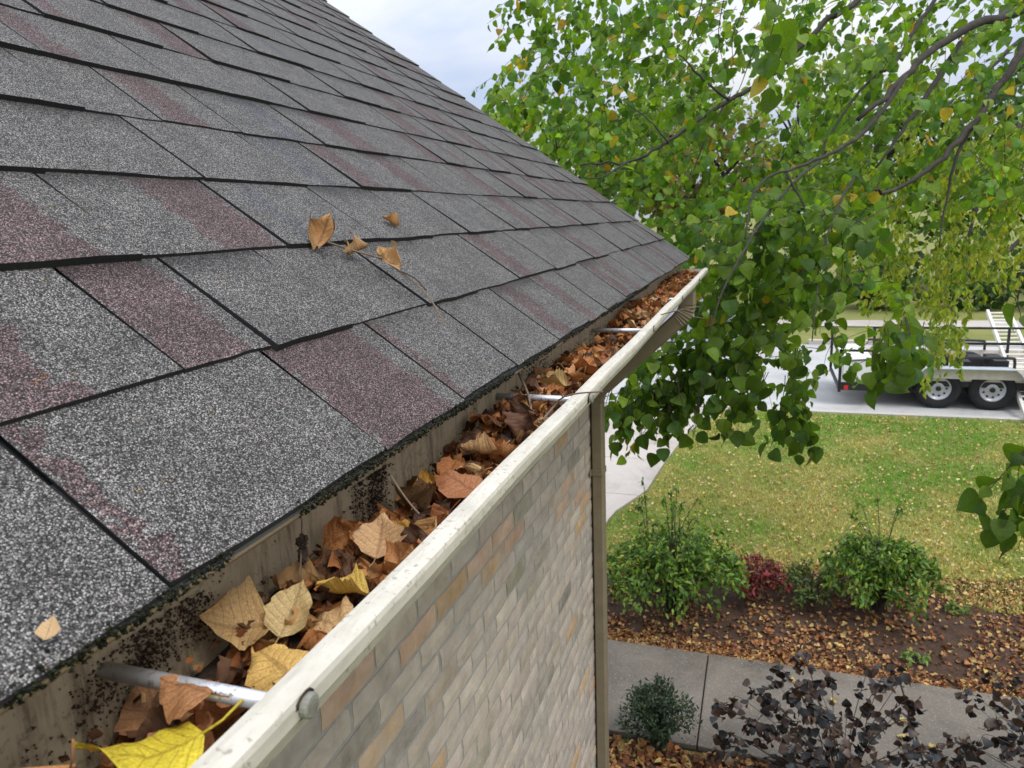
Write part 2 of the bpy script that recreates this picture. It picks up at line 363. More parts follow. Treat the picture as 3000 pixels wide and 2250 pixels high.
M['kerb'] = ground_mat('kerb_concrete', [(.3, (.40, .36, .32)), (.7, (.50, .46, .42))], 2, 40, .9, .003)
M['white'] = simple('white_panel_paint', (.76, .75, .73), .45, .05, 4, dirt=(7, .62, .8, (.45, .42, .38)))
M['cream'] = simple('weathered_board', (.58, .53, .46), .7, .14, 9)
M['black'] = simple('black_steel', (.018, .018, .02), .5, .3, 8)
M['tyre'] = simple('tyre_rubber', (.016, .016, .017), .85, .3, 20)
M['rim'] = simple('silver_wheel', (.46, .46, .48), .35, .08, 12, metal=.35)
M['fender'] = simple('grey_blue_fender', (.42, .46, .50), .45, .1, 6)
M['red'] = simple('red_lens', (.55, .03, .03), .3, .1, 6)
M['alu'] = simple('ladder_aluminium', (.72, .69, .62), .45, .08, 8, metal=.2)

# ------------------------------------------------------------------ the setting
GZ = -3.6
def sheet(name, pts, z, mat, sub=None):
    mb = MB(); mb.add([(x, y, z) for x, y in pts], [tuple(range(len(pts)))]); o = mb.build(name, mat)
    return tag(o, kind='structure')
sheet('ground', [(-350, -120), (400, -120), (400, 700), (-350, 700)], GZ, M['lawn'])
# mulch beds
def wavy(pts, k=9, amp=.09, seed=3):
    q = random.Random(seed); out = []
    for a, b in zip(pts, pts[1:] + pts[:1]):
        for i in range(k):
            t = i / k; out.append((a[0] + (b[0] - a[0]) * t + (q.uniform(-amp, amp) if i else 0), a[1] + (b[1] - a[1]) * t + (q.uniform(-amp, amp) if i else 0)))
    return out
BED = wavy([(-1.6, 5.62), (5.5, 5.62), (5.6, 8.2), (3.2, 7.9), (1.9, 7.6), (1.0, 7.55), (.2, 7.5), (-.4, 7.1), (-1.5, 6.9)])
sheet('mulch_bed', BED, GZ + .006, M['mulch'])
sheet('house_bed', [(-2.5, 1.0), (6, 1.0), (6, 4.47), (-2.5, 4.47)], GZ + .006, M['mulch'])
# walkway: slabs with open joints
walk = tag(sheet('walkway', [(-6, 4.5), (6.8, 4.5), (6.8, 5.64), (-6, 5.64)], GZ + .004, M['mulch']))
xs = [-1.735, -.315, 1.105, 2.525, 3.945, 5.365]
for a, b in zip(xs, xs[1:]):
    mb = MB(); g = .0045
    mb.box((a + g, 4.5, GZ + .005), (b - g, 5.635, GZ + .05)); s_ = mb.build('slab', M['walk'], walk)
    bv = s_.modifiers.new('bevel', 'BEVEL'); bv.width = .008; bv.segments = 2
# driveway: slabs too
drive = tag(sheet('driveway', [(-7.5, 5.4), (-1.72, 5.4), (-1.72, 14), (-7.5, 14)], GZ + .004, M['mulch']))
edge = lambda y: np.interp(y, [5.4, 8.43, 9.3, 10.5, 12.2, 13.2, 14.0], [-1.74, -1.66, -1.36, -1.27, -1.08, -.80, -.42])
ys = [5.64, 7.4, 9.1, 10.6, 12.3, 13.86]
for a, b in zip(ys, ys[1:]):
    mb = MB(); n = 7; yy = np.linspace(a + .006, b - .006, n)
    top = [(-4.6, y, GZ + .03) for y in yy] + [(edge(y), y, GZ + .03) for y in yy[::-1]]
    bot = [(x, y, GZ + .005) for x, y, z in top]; L = len(top)
    mb.add(top + bot, [tuple(range(L))[::-1], tuple(range(L, 2 * L))] + [(i, (i + 1) % L, L + (i + 1) % L, L + i) for i in range(L)])
    mb.build('slab', M['drive'], drive)
sheet('street', [(-120, 14.0), (120, 14.0), (120, 21.3), (-120, 21.3)], GZ + .008, M['street'])
for nm, y0_, y1_ in (('kerb', 13.87, 14.0), ('far_kerb', 21.3, 21.5)):
    for x0_, x1_ in ((-60, -5.2), (-.35, 60)) if nm == 'kerb' else ((-60, -4.4), (1.3, 60)):
        mb = MB(); mb.box((x0_, y0_, GZ - .02), (x1_, y1_, GZ + (.035 if nm == 'kerb' else .12))); tag(mb.build(nm, M['kerb']), kind='structure')
sheet('far_pavement', [(-80, 24.6), (80, 24.6), (80, 26.0), (-80, 26.0)], GZ + .03, M['drive'])
sheet('far_driveway', [(-5.6, 21.3), (.6, 21.3), (-1.2, 33), (-6.2, 33)], GZ + .034, M['asphalt'])

# ------------------------------------------------------------------ house
XE, ZE, XL, ZL, YR, EX = -.3173, -.2012, -.2544, -.2483, 3.572, .14985
ALP = .6292; ca, sa = math.cos(ALP), math.sin(ALP)
XW, YW = -.735, 3.33          # brick face and its corner
house = thing('house', (-1.5, 3.3, GZ), 'brick house corner with grey and plum asphalt shingle roof', 'house')
RM = Matrix(((0, -ca, sa, XE), (1, 0, 0, 0), (0, sa, ca, ZE), (0, 0, 0, 1)))   # roof frame: x along the eave, y up the slope, z normal
def onroof(y, s, h=0.0): return np.array(RM @ Vector((y, s, h)))

mb = MB()
mb.box((-1.6, .035, -.018), (YR - .006, 4.4, -.004), 0, RM)
roof = mb.build('roof', M['deck'], house)
roof_o = wloc(roof)
# far slope of the gable so that the house is closed
mb = MB(); A = onroof(0, 4.4); mb.add([(A[0], -1.6, A[2]), (A[0], YR - .006, A[2]), (A[0] - 3.5, YR - .006, A[2] - 2.5), (A[0] - 3.5, -1.6, A[2] - 2.5)], [(0, 1, 2, 3)])
mb.build('back_slope', M['deck'], house)
mb = MB(); mb.box((-1.6, 0, -.15), (YR - .03, 4.35, -.05), 0, RM) if False else None
# rake board, fascia, soffit
mb = MB(); mb.box((YR - .035, .05, -.19), (YR - .012, 4.4, -.047), 0, RM); mb.build('rake_board', M['trim'], house)
mb = MB(); mb.box((-.415, -1.6, -.40), (-.393, YR - .045, -.262)); mb.build('fascia', M['trim'], house)
mb = MB(); mb.box((XW - .02, -1.6, -.405), (-.416, YR - .045, -.39)); mb.build('soffit', M['trim'], house)
# drip edge under the first course
mb = MB(); prof = [(XE - .004, ZE - .0055), (XE - .006, ZE - .0085), (-.3815, ZE - .048), (-.3835, ZE - .046), (-.345, ZE - .0095)]
mb.prism(prof, -1.2, YR - .02); mb.build('drip_edge', M['drip'], house)

# shingles: one object per tab
def tab_mesh(w, h, ext, taper, rq):
    nx = 5; X = [w * i / (nx - 1) for i in range(nx)]
    jit = [rq.uniform(-.0016, .0016) for _ in X]; L = ext
    V = []; h2 = .0016
    for x, j in zip(X, jit):
        cx = w / 2 + (x - w / 2)
        V += [(cx, j, 0), (cx + rq.uniform(-.0006, .0006), j + .0012, h + rq.uniform(-.0007, .0007)), (w / 2 + (cx - w / 2) * (1 - taper), L, h2)]
    F = []; mi = []
    for i in range(nx - 1):
        a, b = i * 3, (i + 1) * 3
        F += [(a, b, b + 1, a + 1), (a + 1, b + 1, b + 2, a + 2)]; mi += [1, 0]
    F += [(0, 1, 2), ((nx - 1) * 3, (nx - 1) * 3 + 2, (nx - 1) * 3 + 1)]; mi += [1, 1]
    me = bpy.data.meshes.new('shingle'); me.from_pydata(V, [], F); me.materials.append(M['shingle']); me.materials.append(M['butt'])
    me.polygons.foreach_set('material_index', np.array(mi, np.int32)); me.update(); return me
known = {0: [.305, .567, .758, .957, 1.18, 1.408, 1.594, 1.718, 1.84, 2.0, 2.224, 2.463],
         1: [.467, .582, .729, .931, 1.121, 1.347, 1.607, 1.798, 2.011],
         2: [.562, .793, 1.026, 1.225, 1.40, 1.555, 1.70, 1.817, 2.017, 2.214],
         3: [.576, .802, 1.03, 1.201]}
# printed colour drops read off the photograph: course -> {tab index: (start, end, hue)}
drops = {0: {1: (0, .02, 0), 2: (0, .155, 0), 3: (0, .02, 0), 5: (.03, .10, 0), 6: (.02, .075, 0), 9: (.02, .10, 0), 10: (.02, .08, 0)},
         1: {-1: (.02, .12, 0), 0: (-.03, .09, 0), 5: (.02, .10, 0), 8: (.03, .11, 0)},
         2: {-1: (-.05, .165, 0), 0: (.115, .222, 0), 1: (.05, .08, 1), 7: (.02, .11, 0)},
         3: {-2: (-.05, .3, 0), -1: (.09, .155, 0), 2: (.05, .10, 1)}}
known[0] = [-.02, .0] [:1] + known[0]
rq = random.Random(21); n_tab = 0; rest = []
mbx = MB()
for k in range(21):
    joints = list(known.get(k, []))
    y = joints[0] if joints else rq.uniform(.3, .6)
    lo = max(-1.4, .0 - .05) if k < 3 else -.2
    pre = []
    while y > lo:
        y -= rq.choice([.15, .19, .23, .25, .2]) if k > 3 else .215; pre.append(y)
    joints = pre[::-1] + joints
    npre = len(pre)
    y = joints[-1]
    while y < YR - .04:
        y += rq.choice([.13, .17, .2, .24, .26, .19]); joints.append(min(y, YR))
    joints[-1] = YR
    if len(joints) > 2 and joints[-1] - joints[-2] < .06: joints.pop(-2)
    thick = rq.random() < .5
    for i, (a, b) in enumerate(zip(joints, joints[1:])):
        w = b - a - .0028
        if w < .02: continue
        thick = not thick if rq.random() < .8 else thick
        h = ((.0088 if thick else .0056) if k else .0034) + rq.uniform(-.001, .001)
        s0 = EX * k + rq.uniform(-.0015, .0015) - (.0 if thick else -.003)
        # see whether this tab can be seen at all
        P = onroof((a + b) / 2, s0 + .07); px, py, d = proj(P)
        P2 = onroof(b, s0); qx, qy, qd = proj(P2)
        vis = d > .1 and (-350 < px < 3000) and (-260 < py < 2500)
        if not vis and not (qd > .1 and -100 < qx < 3100 and -100 < qy < 2400):
            rest.append((a, w, s0, h)); continue
        me = tab_mesh(w, h, EX * 1.22, .012, rq)
        o = bpy.data.objects.new('shingle', me); COL.objects.link(o); o.parent = roof
        L = RM @ Matrix.Translation((a, s0, 0)); L.translation -= roof_o; o.matrix_local = L
        dr = drops.get(k, {}).get(i - npre) if k in drops and i - npre < len(known.get(k, [])) else None
        if dr is None:
            q = rq.random()
            if k in drops and i - npre < len(known[k]) - 1: dr = (9, 9, 0) if q < .9 else (w * .5, w * .75, 1)
            elif q < .34: u = rq.uniform(0, w * .5); dr = (u, u + rq.uniform(.04, .11), 0)
            elif q < .37: u = rq.uniform(0, w * .5); dr = (u, u + rq.uniform(.03, .09), 1)
            else: dr = (9, 9, 0)
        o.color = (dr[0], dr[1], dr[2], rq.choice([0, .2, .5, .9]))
        n_tab += 1
for a, w, s0, h in rest:
    V = [RM @ Vector(p) for p in ((a, s0, 0), (a + w, s0, 0), (a, s0, h), (a + w, s0, h), (a, s0 + EX * 1.2, .002), (a + w, s0 + EX * 1.2, .002))]
    mbx.add(V, [(0, 1, 3, 2), (2, 3, 5, 4)])
if rest: tag(mbx.build('shingle_field', M['shingle'], roof), kind='stuff')
print('tabs', n_tab, 'rest', len(rest))

# starter course peeping out under the eave tabs
mb = MB(); mb.box((-1.4, .001, -.0022), (YR - .002, .1, -.0005), 0, RM); mb.build('starter_strip', M['butt'], roof)

# brick wall
mb = MB(); mb.box((XW - .12, -1.6, GZ - .1), (XW - .0042, YW - .004, -.406)); wall = mb.build('brick_wall', M['mortar'], house)
wall_o = wloc(wall)
mb = MB(); mb.box((-6.5, YW - .12, GZ - .1), (XW - .123, YW, -.2)); mb.build('front_wall', M['mortar'], house)
def brick_mesh(seed, w=.1935, h=.0575, dpt=.05):
    q = random.Random(seed); nx, nz = 5, 3; V = []; F = []
    for j in range(nz):
        for i in range(nx):
            u, v = i / (nx - 1), j / (nz - 1)
            ex = (.0035 if i in (0, nx - 1) else 0); ez = (.0035 if j in (0, nz - 1) else 0)
            V.append((q.uniform(-.0009, .0010) - (.0022 if ex or ez else 0) - (.0015 if ex and ez else 0), (u - .5) * w + q.uniform(-.0025, .0025), (v - .5) * h + q.uniform(-.0015, .0015)))
    for j in range(nz - 1):
        for i in range(nx - 1):
            a = j * nx + i; F.append((a, a + 1, a + nx + 1, a + nx))
    ring = [i for i in range(nx)] + [j * nx + nx - 1 for j in range(1, nz)] + [(nz - 1) * nx + i for i in range(nx - 2, -1, -1)] + [j * nx for j in range(nz - 2, 0, -1)]
    b = len(V); V += [(-dpt, V[i][1] * 1.01, V[i][2] * 1.02) for i in ring]; L = len(ring)
    F += [(ring[i], b + i, b + (i + 1) % L, ring[(i + 1) % L]) for i in range(L)]
    me = bpy.data.meshes.new('brick'); me.from_pydata(V, [], F); me.materials.append(M['brick']); me.update(); return me
bms = [brick_mesh(s) for s in range(8)]; bhalf = [brick_mesh(40 + s, .094) for s in range(3)]
tones = [(.40, .335, .265), (.43, .37, .30), (.36, .305, .25), (.40, .34, .28), (.385, .315, .24), (.33, .29, .245), (.44, .375, .30), (.42, .35, .285), (.37, .32, .275)]
odd = [(.44, .295, .165), (.43, .29, .20), (.25, .22, .175), (.29, .26, .19)]
cand = []
for c in range(47):
    z = -.44 - .0675 * c - .029
    if z < GZ: break
    y = YW - (.0 if c % 2 else .1015)
    if c % 2 == 0: cand.append((YW - .048, z, True))
    while y > -.3:
        yc = y - .0985; cand.append((yc, z, False)); y -= .2035
def vis_brick(yc, z):
    for dy in (-.09, 0, .09):
        px, py, d = proj((XW, yc + dy, z))
        if d > .2 and px < 1790 and py < 2275:
            # hidden behind the gutter?
            lx = -.236; yl = yc * lx / XW; zl = z * lx / XW
            if zl < ZL - .02: return True
    return False
far_b = []
nb = 0; qb = random.Random(9)
cand.sort(key=lambda t: math.hypot(t[0], t[1]))
for yc, z, half in cand:
    if vis_brick(yc, z) and nb < 300:
        o = bpy.data.objects.new('brick', qb.choice(bhalf if half else bms)); COL.objects.link(o); o.parent = wall
        o.location = Vector((XW + qb.uniform(-.0009, .0009), yc, z)) - wall_o; o.rotation_euler = (qb.uniform(-.006, .006), 0, qb.uniform(-.002, .002))
        t = qb.choice(odd) if qb.random() < .15 else qb.choice(tones); k = qb.uniform(.9, 1.12); o.color = (t[0] * k, t[1] * k, t[2] * k, 1); nb += 1
    else: far_b.append((yc, z, half))
mb = MB()
for yc, z, half in far_b:
    w = .094 if half else .1935; mb.box((XW - .05, yc - w / 2, z - .0285), (XW - .001, yc + w / 2, z + .0285))
if far_b: tag(mb.build('brickwork', M['mortar'], wall), kind='stuff')
print('bricks', nb, 'rest', len(far_b))

# ------------------------------------------------------------------ gutter
XB = -.382; Y0, Y1 = -1.0, YR
gut = thing('gutter', (XL, 1.7, ZL), 'cream metal gutter packed with dead leaves along the eave', 'gutter')
fr = [(XL, ZL - .012), (XL - .0008, ZL - .003), (XL + .002, ZL), (XL + .0085, ZL + .0006), (XL + .0165, ZL - .0004), (XL + .0195, ZL - .0022), (XL + .0205, ZL - .006), (XL + .0200, ZL - .0150),
      (XL + .0182, ZL - .0175), (XL + .0128, ZL - .0292), (XL + .002, ZL - .0397), (XL - .014, ZL - .052), (XL - .034, ZL - .072), (XL - .0516, ZL - .0900), (XL - .0530, ZL - .0920)]
tk = .0016
inn = [(XL - .053, ZL - .0902), (XL - .0525, ZL - .0885), (XL - .035, ZL - .0705), (XL - .015, ZL - .0505), (XL + .001, ZL - .0383), (XL + .0113, ZL - .0284), (XL + .0165, ZL - .0170), (XL + .0182, ZL - .0148), (XL + .0185, ZL - .0065), (XL + .0155, ZL - .0025), (XL + .0085, ZL - .0012), (XL + .0025, ZL - .0018), (XL + .0012, ZL - .004), (XL + .0016, ZL - .012)]
yy = np.linspace(Y0, Y1, 60); prof = fr + inn; n = len(prof); V = []; F = []
for y in yy:
    w1 = .0011 * math.sin(y * 5.1) + .0007 * math.sin(y * 13.7 + 1)
    V += [(x + w1, y, z + .0006 * math.sin(y * 9.3 + 2)) for x, z in prof]
for i in range(len(yy) - 1):
    for k in range(n):
        k2 = (k + 1) % n; F.append((i * n + k, i * n + k2, (i + 1) * n + k2, (i + 1) * n + k))
F += [tuple(range(n)), tuple(range((len(yy) - 1) * n, len(yy) * n))[::-1]]
mb = MB().add(V, F); mb.build('front_lip', M['gutter'], gut, smooth=False)
mb = MB(); mb.prism([(XB, ZE - .047), (XB, ZL - .0905), (XL - .0531, ZL - .0905), (XL - .0531, ZL - .0922), (XB - .0017, ZL - .0922), (XB - .0017, ZE - .047)], Y0, Y1); mb.build('trough', M['gutter_in'], gut)
mb = MB(); mb.prism([(XB, ZE - .05), (XB, ZL - .09), (XL - .053, ZL - .09), (XL - .034, ZL - .071), (XL - .013, ZL - .051), (XL + .001, ZL - .039), (XL + .0115, ZL - .028), (XL + .0175, ZL - .016), (XL + .0175, ZL - .004), (XL, ZL - .004)], Y1 + .0005, Y1 + .002); mb.build('end_cap', M['gutter'], gut)
SPY = [.303, 1.03, 1.715, 2.375, 3.05]
for i, y in enumerate(SPY):
    mb = MB(); z = ZL - .0135; dy = RD.uniform(-.004, .004) + (.006 if i == 1 else 0)
    mb.tube([(XB + .001, y + dy, z - .001), (XL + .0012, y, z)], .0052, 14); sp_ = mb.build('spike', M['spike'], gut, smooth=True)
    mb = MB(); hx = XL + .0208
    P = [(hx - .0012, y, z + .0035), (hx + .0008, y, z + .0035), (hx + .0042, y, z + .0035), (hx + .0052, y, z + .0035)]
    mb.tube(P, [.0044, .0072, .0073, .0060], 16); mb.tube([(hx - .0011, y, z + .0035), (hx - .0002, y, z + .0033)], .0094, 12, 1)  # the head's shadow on the lip is put in as a dark ring behind it
    for a in range(-3, 4): mb.box((hx + .0051, y + a * .0014 - .0003, z + .0035 - .0044 * math.cos(a * .36)), (hx + .0056, y + a * .0014 + .0003, z + .0035 + .0044 * math.cos(a * .36)))
    mb.build('spike_head', [M['head'], M['soil_and_shade']], sp_)
# downspout with its corrugated elbow
ds = thing('downspout', (XW + .03, 3.27, GZ), 'beige metal downspout running down the brick house corner', 'downspout')
def rect_path(mb, P, a, b, mi=0, ribs=None):
    """rectangular pipe swept along P lying in an XZ plane; a across (Y), b in plane"""
    P = [Vector(p) for p in P]; V = []; F = []; n = 8
    for i, p in enumerate(P):
        t = (P[min(i + 1, len(P) - 1)] - P[max(i - 1, 0)]).normalized(); nn = Vector((t.z, 0, -t.x)); e = Vector((0, 1, 0))
        s = 1.0 if not ribs else (1.0 if i % 2 else .93); c = .22
        for u, v in ((1, 1 - c), (1 - c, 1), (-(1 - c), 1), (-1, 1 - c), (-1, -(1 - c)), (-(1 - c), -1), (1 - c, -1), (1, -(1 - c))):
            V.append(p + nn * (u * b / 2 * s) + e * (v * a / 2 * s))
    for i in range(len(P) - 1):
        for k in range(n): F.append((i * n + k, i * n + (k + 1) % n, (i + 1) * n + (k + 1) % n, (i + 1) * n + k))
    F += [tuple(range(n)), tuple(range((len(P) - 1) * n, len(P) * n))]
    mb.add(V, F, mi)
YD = 3.275; XD = XW + .031
def arc(c, r, a0, a1, k): return [(c[0] + r * math.cos(a0 + (a1 - a0) * i / k), YD, c[1] + r * math.sin(a0 + (a1 - a0) * i / k)) for i in range(k + 1)]
mb = MB(); e1 = arc((-.385, -.380), .085, 0, -PI * .30, 14); rect_path(mb, [(-.300, YD, -.33)] + e1, .088, .072, ribs=True); mb.build('elbow', M['downspout'], ds)
q1 = Vector(e1[-1]); e2 = arc((XD + .085, -.83), .085, PI * .70, PI, 14)
mb = MB(); rect_path(mb, [q1 + Vector((.002, .0, .001)), Vector(e2[0])], .083, .068); mb.build('offset_pipe', M['downspout'], ds)
mb = MB(); rect_path(mb, e2, .085, .062, ribs=True); mb.build('elbow', M['downspout'], ds)
mb = MB(); rect_path(mb, [(XD, YD, -.825), (XD, YD, GZ + .12)], .078, .052); mb.build('pipe', M['downspout'], ds)
for z in (-1.16, -2.9):
    mb = MB(); rect_path(mb, [(XD, YD, z), (XD, YD, z - .028)], .086, .060); mb.box((XW + .002, YD - .075, z - .028), (XW + .006, YD - .03, z)); mb.build('strap', M['downspout'], ds)

# ------------------------------------------------------------------ dry leaves
def leaf_outline(t, kind):
    if kind == 'birch':  # ovate with a drawn-out tip
        return np.interp(t, [0, .06, .18, .35, .55, .75, .88, .96, 1], [.02, .20, .38, .44, .38, .24, .12, .04, 0])
    if kind == 'lobed':
        return np.interp(t, [0, .06, .2, .36, .46, .6, .72, .82, .9, 1], [.03, .26, .44, .52, .40, .50, .36, .15, .10, 0])
    return np.interp(t, [0, .05, .16, .34, .55, .75, .9, 1], [.06, .30, .46, .50, .43, .28, .11, 0])
def dry_leaf_mesh(seed, kind, fold=.5, curl=.8, cross=.6, rip=.05, nt_=9, ns=6, stem=True, crum=.05):
    q = np.random.default_rng(seed); V = []; UV = []; F = []
    ph = q.uniform(0, 6.28, 6); tw = q.uniform(-.7, .7)
    for i in range(nt_ + 1):
        t = i / nt_; w = float(leaf_outline(t, kind)) * (1 + .10 * q.uniform(-1, 1) * (0 < i < nt_))
        for j in range(ns + 1):
            s = -1 + 2 * j / ns; x = s * w
            if abs(s) == 1: x *= 1 + .10 * q.uniform(-1, 1)
            z = fold * abs(x) + rip * (math.sin(7 * t + ph[0] + 3 * s) + math.sin(11 * t * (1 if s > 0 else 1.3) + ph[1]) * abs(s) + .8 * math.sin(15 * t + 5 * s + ph[3]) * abs(s))
            z += crum * mnoise.noise((5 * x + seed, 5 * t, seed * .37)) + crum * .5 * mnoise.noise((11 * x, 11 * t + seed, 2.2))
            # roll the blade edges
            c2 = cross * (1 if s > 0 else .7)
            if abs(c2) > .02:
                th = x * c2 * 4; r_ = 1 / (c2 * 4); x, z = r_ * math.sin(th), z + r_ * (1 - math.cos(th))
            yv = t - .5
            if abs(curl) > .02:
                th = yv * curl * 2; r_ = 1 / (curl * 2); yv, z = (r_ - z) * math.sin(th), r_ - (r_ - z) * math.cos(th)
            a = tw * (t - .5); x, z = x * math.cos(a) - z * math.sin(a), x * math.sin(a) + z * math.cos(a)
            V.append((x, yv, z)); UV.append((s * .5, t))
    for i in range(nt_):
        for j in range(ns):
            a = i * (ns + 1) + j; F.append((a, a + 1, a + ns + 2, a + ns + 1))
    nblade = len(F)
    me = bpy.data.meshes.new('leaf_blade')
    if stem:
        mb = MB(); base = Vector(V[ns // 2]); d = (base - Vector(V[ns // 2 + 2 * (ns + 1)])).normalized()
        side = Vector((q.uniform(-.5, .5), 0, q.uniform(-.1, .5))); P = [base - d * .02, base + d * .16 + side * .05, base + d * .34 + side * .22]
        mb.tube(P, [.017, .013, .016], 4); b = len(V); V += mb.v; F += [tuple(i + b for i in f) for f in mb.f]; UV += [(0, 0)] * len(mb.v)
    me.from_pydata([tuple(v) for v in V], [], F); uvl = me.uv_layers.new(name='uv')
    li = np.zeros(len(me.loops), np.int32); me.loops.foreach_get('vertex_index', li); uvl.data.foreach_set('uv', np.array(UV, np.float32)[li].reshape(-1))
    me.polygons.foreach_set('use_smooth', np.ones(len(me.polygons), bool)); me.materials.append(M['dleaf']); me.update(); return me
DL = []
for s in range(18):
    q = random.Random(100 + s)
    DL.append(dry_leaf_mesh(s, q.choice(['birch', 'heart', 'heart']), q.uniform(-.2, .8), q.uniform(-1.0, 1.3), q.uniform(-.9, 1.1), q.uniform(.03, .075), 13, 8, stem=q.random() < .7, crum=q.uniform(.10, .22)))
RUST = [(.40, .165, .052), (.36, .135, .042), (.46, .215, .08), (.29, .105, .038)]
TAN = [(.52, .31, .13), (.47, .265, .105), (.56, .36, .17)]
DARK = [(.10, .048, .024), (.13, .06, .03), (.08, .04, .022)]
GOLD = [(.55, .34, .09), (.58, .40, .15), (.52, .28, .05)]
XIN_Z = [ZL - .093, ZL - .0895, ZL - .0705, ZL - .0505, ZL - .0395, ZL - .0302, ZL - .017, ZL - .013, ZL - .0125, ZL + .1]
XIN_X = [XL - .10, XL - .053, XL - .035, XL - .015, XL + .002, XL + .012, XL + .016, XL + .016, XL - .001, XL - .001]
def fit_leaf(o):
    """slide and if need be shrink a leaf until it lies inside the trough"""
    n = len(o.data.vertices); co = np.zeros(n * 3, np.float32); o.data.vertices.foreach_get('co', co); co = co.reshape(-1, 3)
    Rm = np.array(o.rotation_euler.to_matrix())
    for _ in range(14):
        P = (co * o.scale[0]) @ Rm.T + np.array(o.location)
        over = float(np.max(P[:, 0] - np.interp(P[:, 2], XIN_Z, XIN_X))) + .001
        if over > 0: o.location.x -= over; P[:, 0] -= over
        low = (ZL - .088) - float(P[:, 2].min())
        if low > 0: o.location.z += low; P[:, 2] += low
        under = XB + .0012 - float(P[:, 0].min())
        if under <= 0 and over <= 0 and low <= 0: break
        if under > 0: o.location.x += under
        if under > 0 and over > 0: o.scale = (o.scale[0] * .94,) * 3
def place_leaf(me, loc, size, rot, col, label, group, name='dry_leaf'):
    o = bpy.data.objects.new(name, me); COL.objects.link(o); o.location = loc; o.scale = (size,) * 3; o.rotation_euler = rot
    o.color = (*col, 1); tag(o, label, 'leaf', group); last_leaf[0] = o; return o
last_leaf = [None]
G = 'dry leaves lying in the gutter'
HERO = []
# hero leaves near the camera, each with its own look
def hero(px, py, z, size, yaw, tilt, roll, col, label, kind='heart', seed=1, fold=.3, curl=.6, cross=.4, rip=.03, name='dry_leaf', stem=True, grp=None):
    d = ray(px, py); P = d * (z / d[2])
    me = dry_leaf_mesh(seed, kind, fold, curl, cross, rip, 14, 8, stem)
    o = place_leaf(me, P, size, (tilt, roll, yaw), col, label, grp, name); fit_leaf(o); HERO.append(tuple(o.location)); return o
hero(405, 2215, -.266, .066, 2.55, .35, .25, (.76, .60, .05), 'bright yellow fresh leaf at the near end of the gutter', 'heart', 301, .12, .5, -.25, .012, 'yellow_leaf')
hero(672, 1838, -.283, .060, 2.2, .55, -.5, (.50, .315, .13), 'large tan folded leaf against the gutter back above the nearest spike', 'heart', 302, .55, .7, .2, .015)
hero(858, 1785, -.279, .046, .15, .75, .2, (.60, .44, .20), 'pale straw yellow leaf with its stalk upright beside the large tan leaf', 'birch', 303, .15, .3, .45, .02)
hero(800, 1935, -.274, .050, 1.15, .1, -.3, (.66, .41, .12), 'golden curled leaf touching the white lip behind the nearest spike', 'heart', 304, .1, -.5, -.55, .03)
hero(545, 2010, -.2560, .040, 1.5, .0, .1, (.42, .20, .085), 'orange brown leaf draped over the nearest gutter spike', 'heart', 305, -.1, .08, -.9, .02)
hero(640, 2125, -.292, .055, 2.0, -.2, .3, (.33, .13, .05), 'rust leaf with a long stalk below the nearest spike', 'birch', 306, .3, .5, .7, .04)
hero(400, 2060, -.296, .05, 1.0, .3, .1, (.36, .18, .08), 'tan brown leaf behind the bright yellow leaf', 'heart', 307, .2, .4, -.4, .03)
hero(590, 2200, -.285, .05, .5, .4, -.3, (.36, .16, .07), 'brown jagged leaf between the yellow leaf and the lip', 'lobed', 308, .2, -.4, .5, .04)
hero(1115, 1575, -.276, .048, .3, .7, .1, (.58, .36, .18), 'pinkish tan leaf standing upright halfway to the second spike', 'lobed', 309, .3, .4, .3, .02)
hero(1335, 1405, -.272, .058, 1.3, .2, -.2, (.40, .165, .07), 'broad rust brown leaf beside the lip before the second spike', 'heart', 310, .1, -.4, -.4, .035)
hero(1190, 1470, -.282, .06, 2.9, .9, .3, (.19, .11, .05), 'dark olive brown leaf propped on a stalk against the gutter back', 'birch', 311, .5, .4, .3, .02)
hero(1400, 1330, -.272, .05, 2.3, .3, .5, (.55, .34, .16), 'tan curled leaf with a dark hollow before the second spike', 'heart', 312, .4, .8, 1.2, .03)
hero(1620, 1130, -.270, .055, 1.5, .1, .1, (.56, .40, .17), 'long straw coloured leaf just past the second spike', 'birch', 313, .4, .2, .9, .02)
hero(1000, 1740, -.283, .045, 1.9, .2, .4, (.60, .40, .09), 'mustard yellow leaf at the lip beyond the straw yellow leaf', 'birch', 314, .5, .4, .6, .03)
bays = [(-.2, SPY[0], 'before the nearest spike'), (SPY[0], SPY[1], 'between the nearest and second spikes'), (SPY[1], SPY[2], 'between the second and third spikes'),
        (SPY[2], SPY[3], 'between the third and fourth spikes'), (SPY[3], 9, 'past the fourth spike')]
ql = random.Random(77); cnt = 0; pend = {}
def top_z(y): return -.2765 - .008 * (y < .42) + .010 * math.sin(y * 6.3 + .5) + .005 * math.sin(y * 15) + (.004 if y > 1.9 else 0) + .006 * min(1, max(0, (y - .5)))
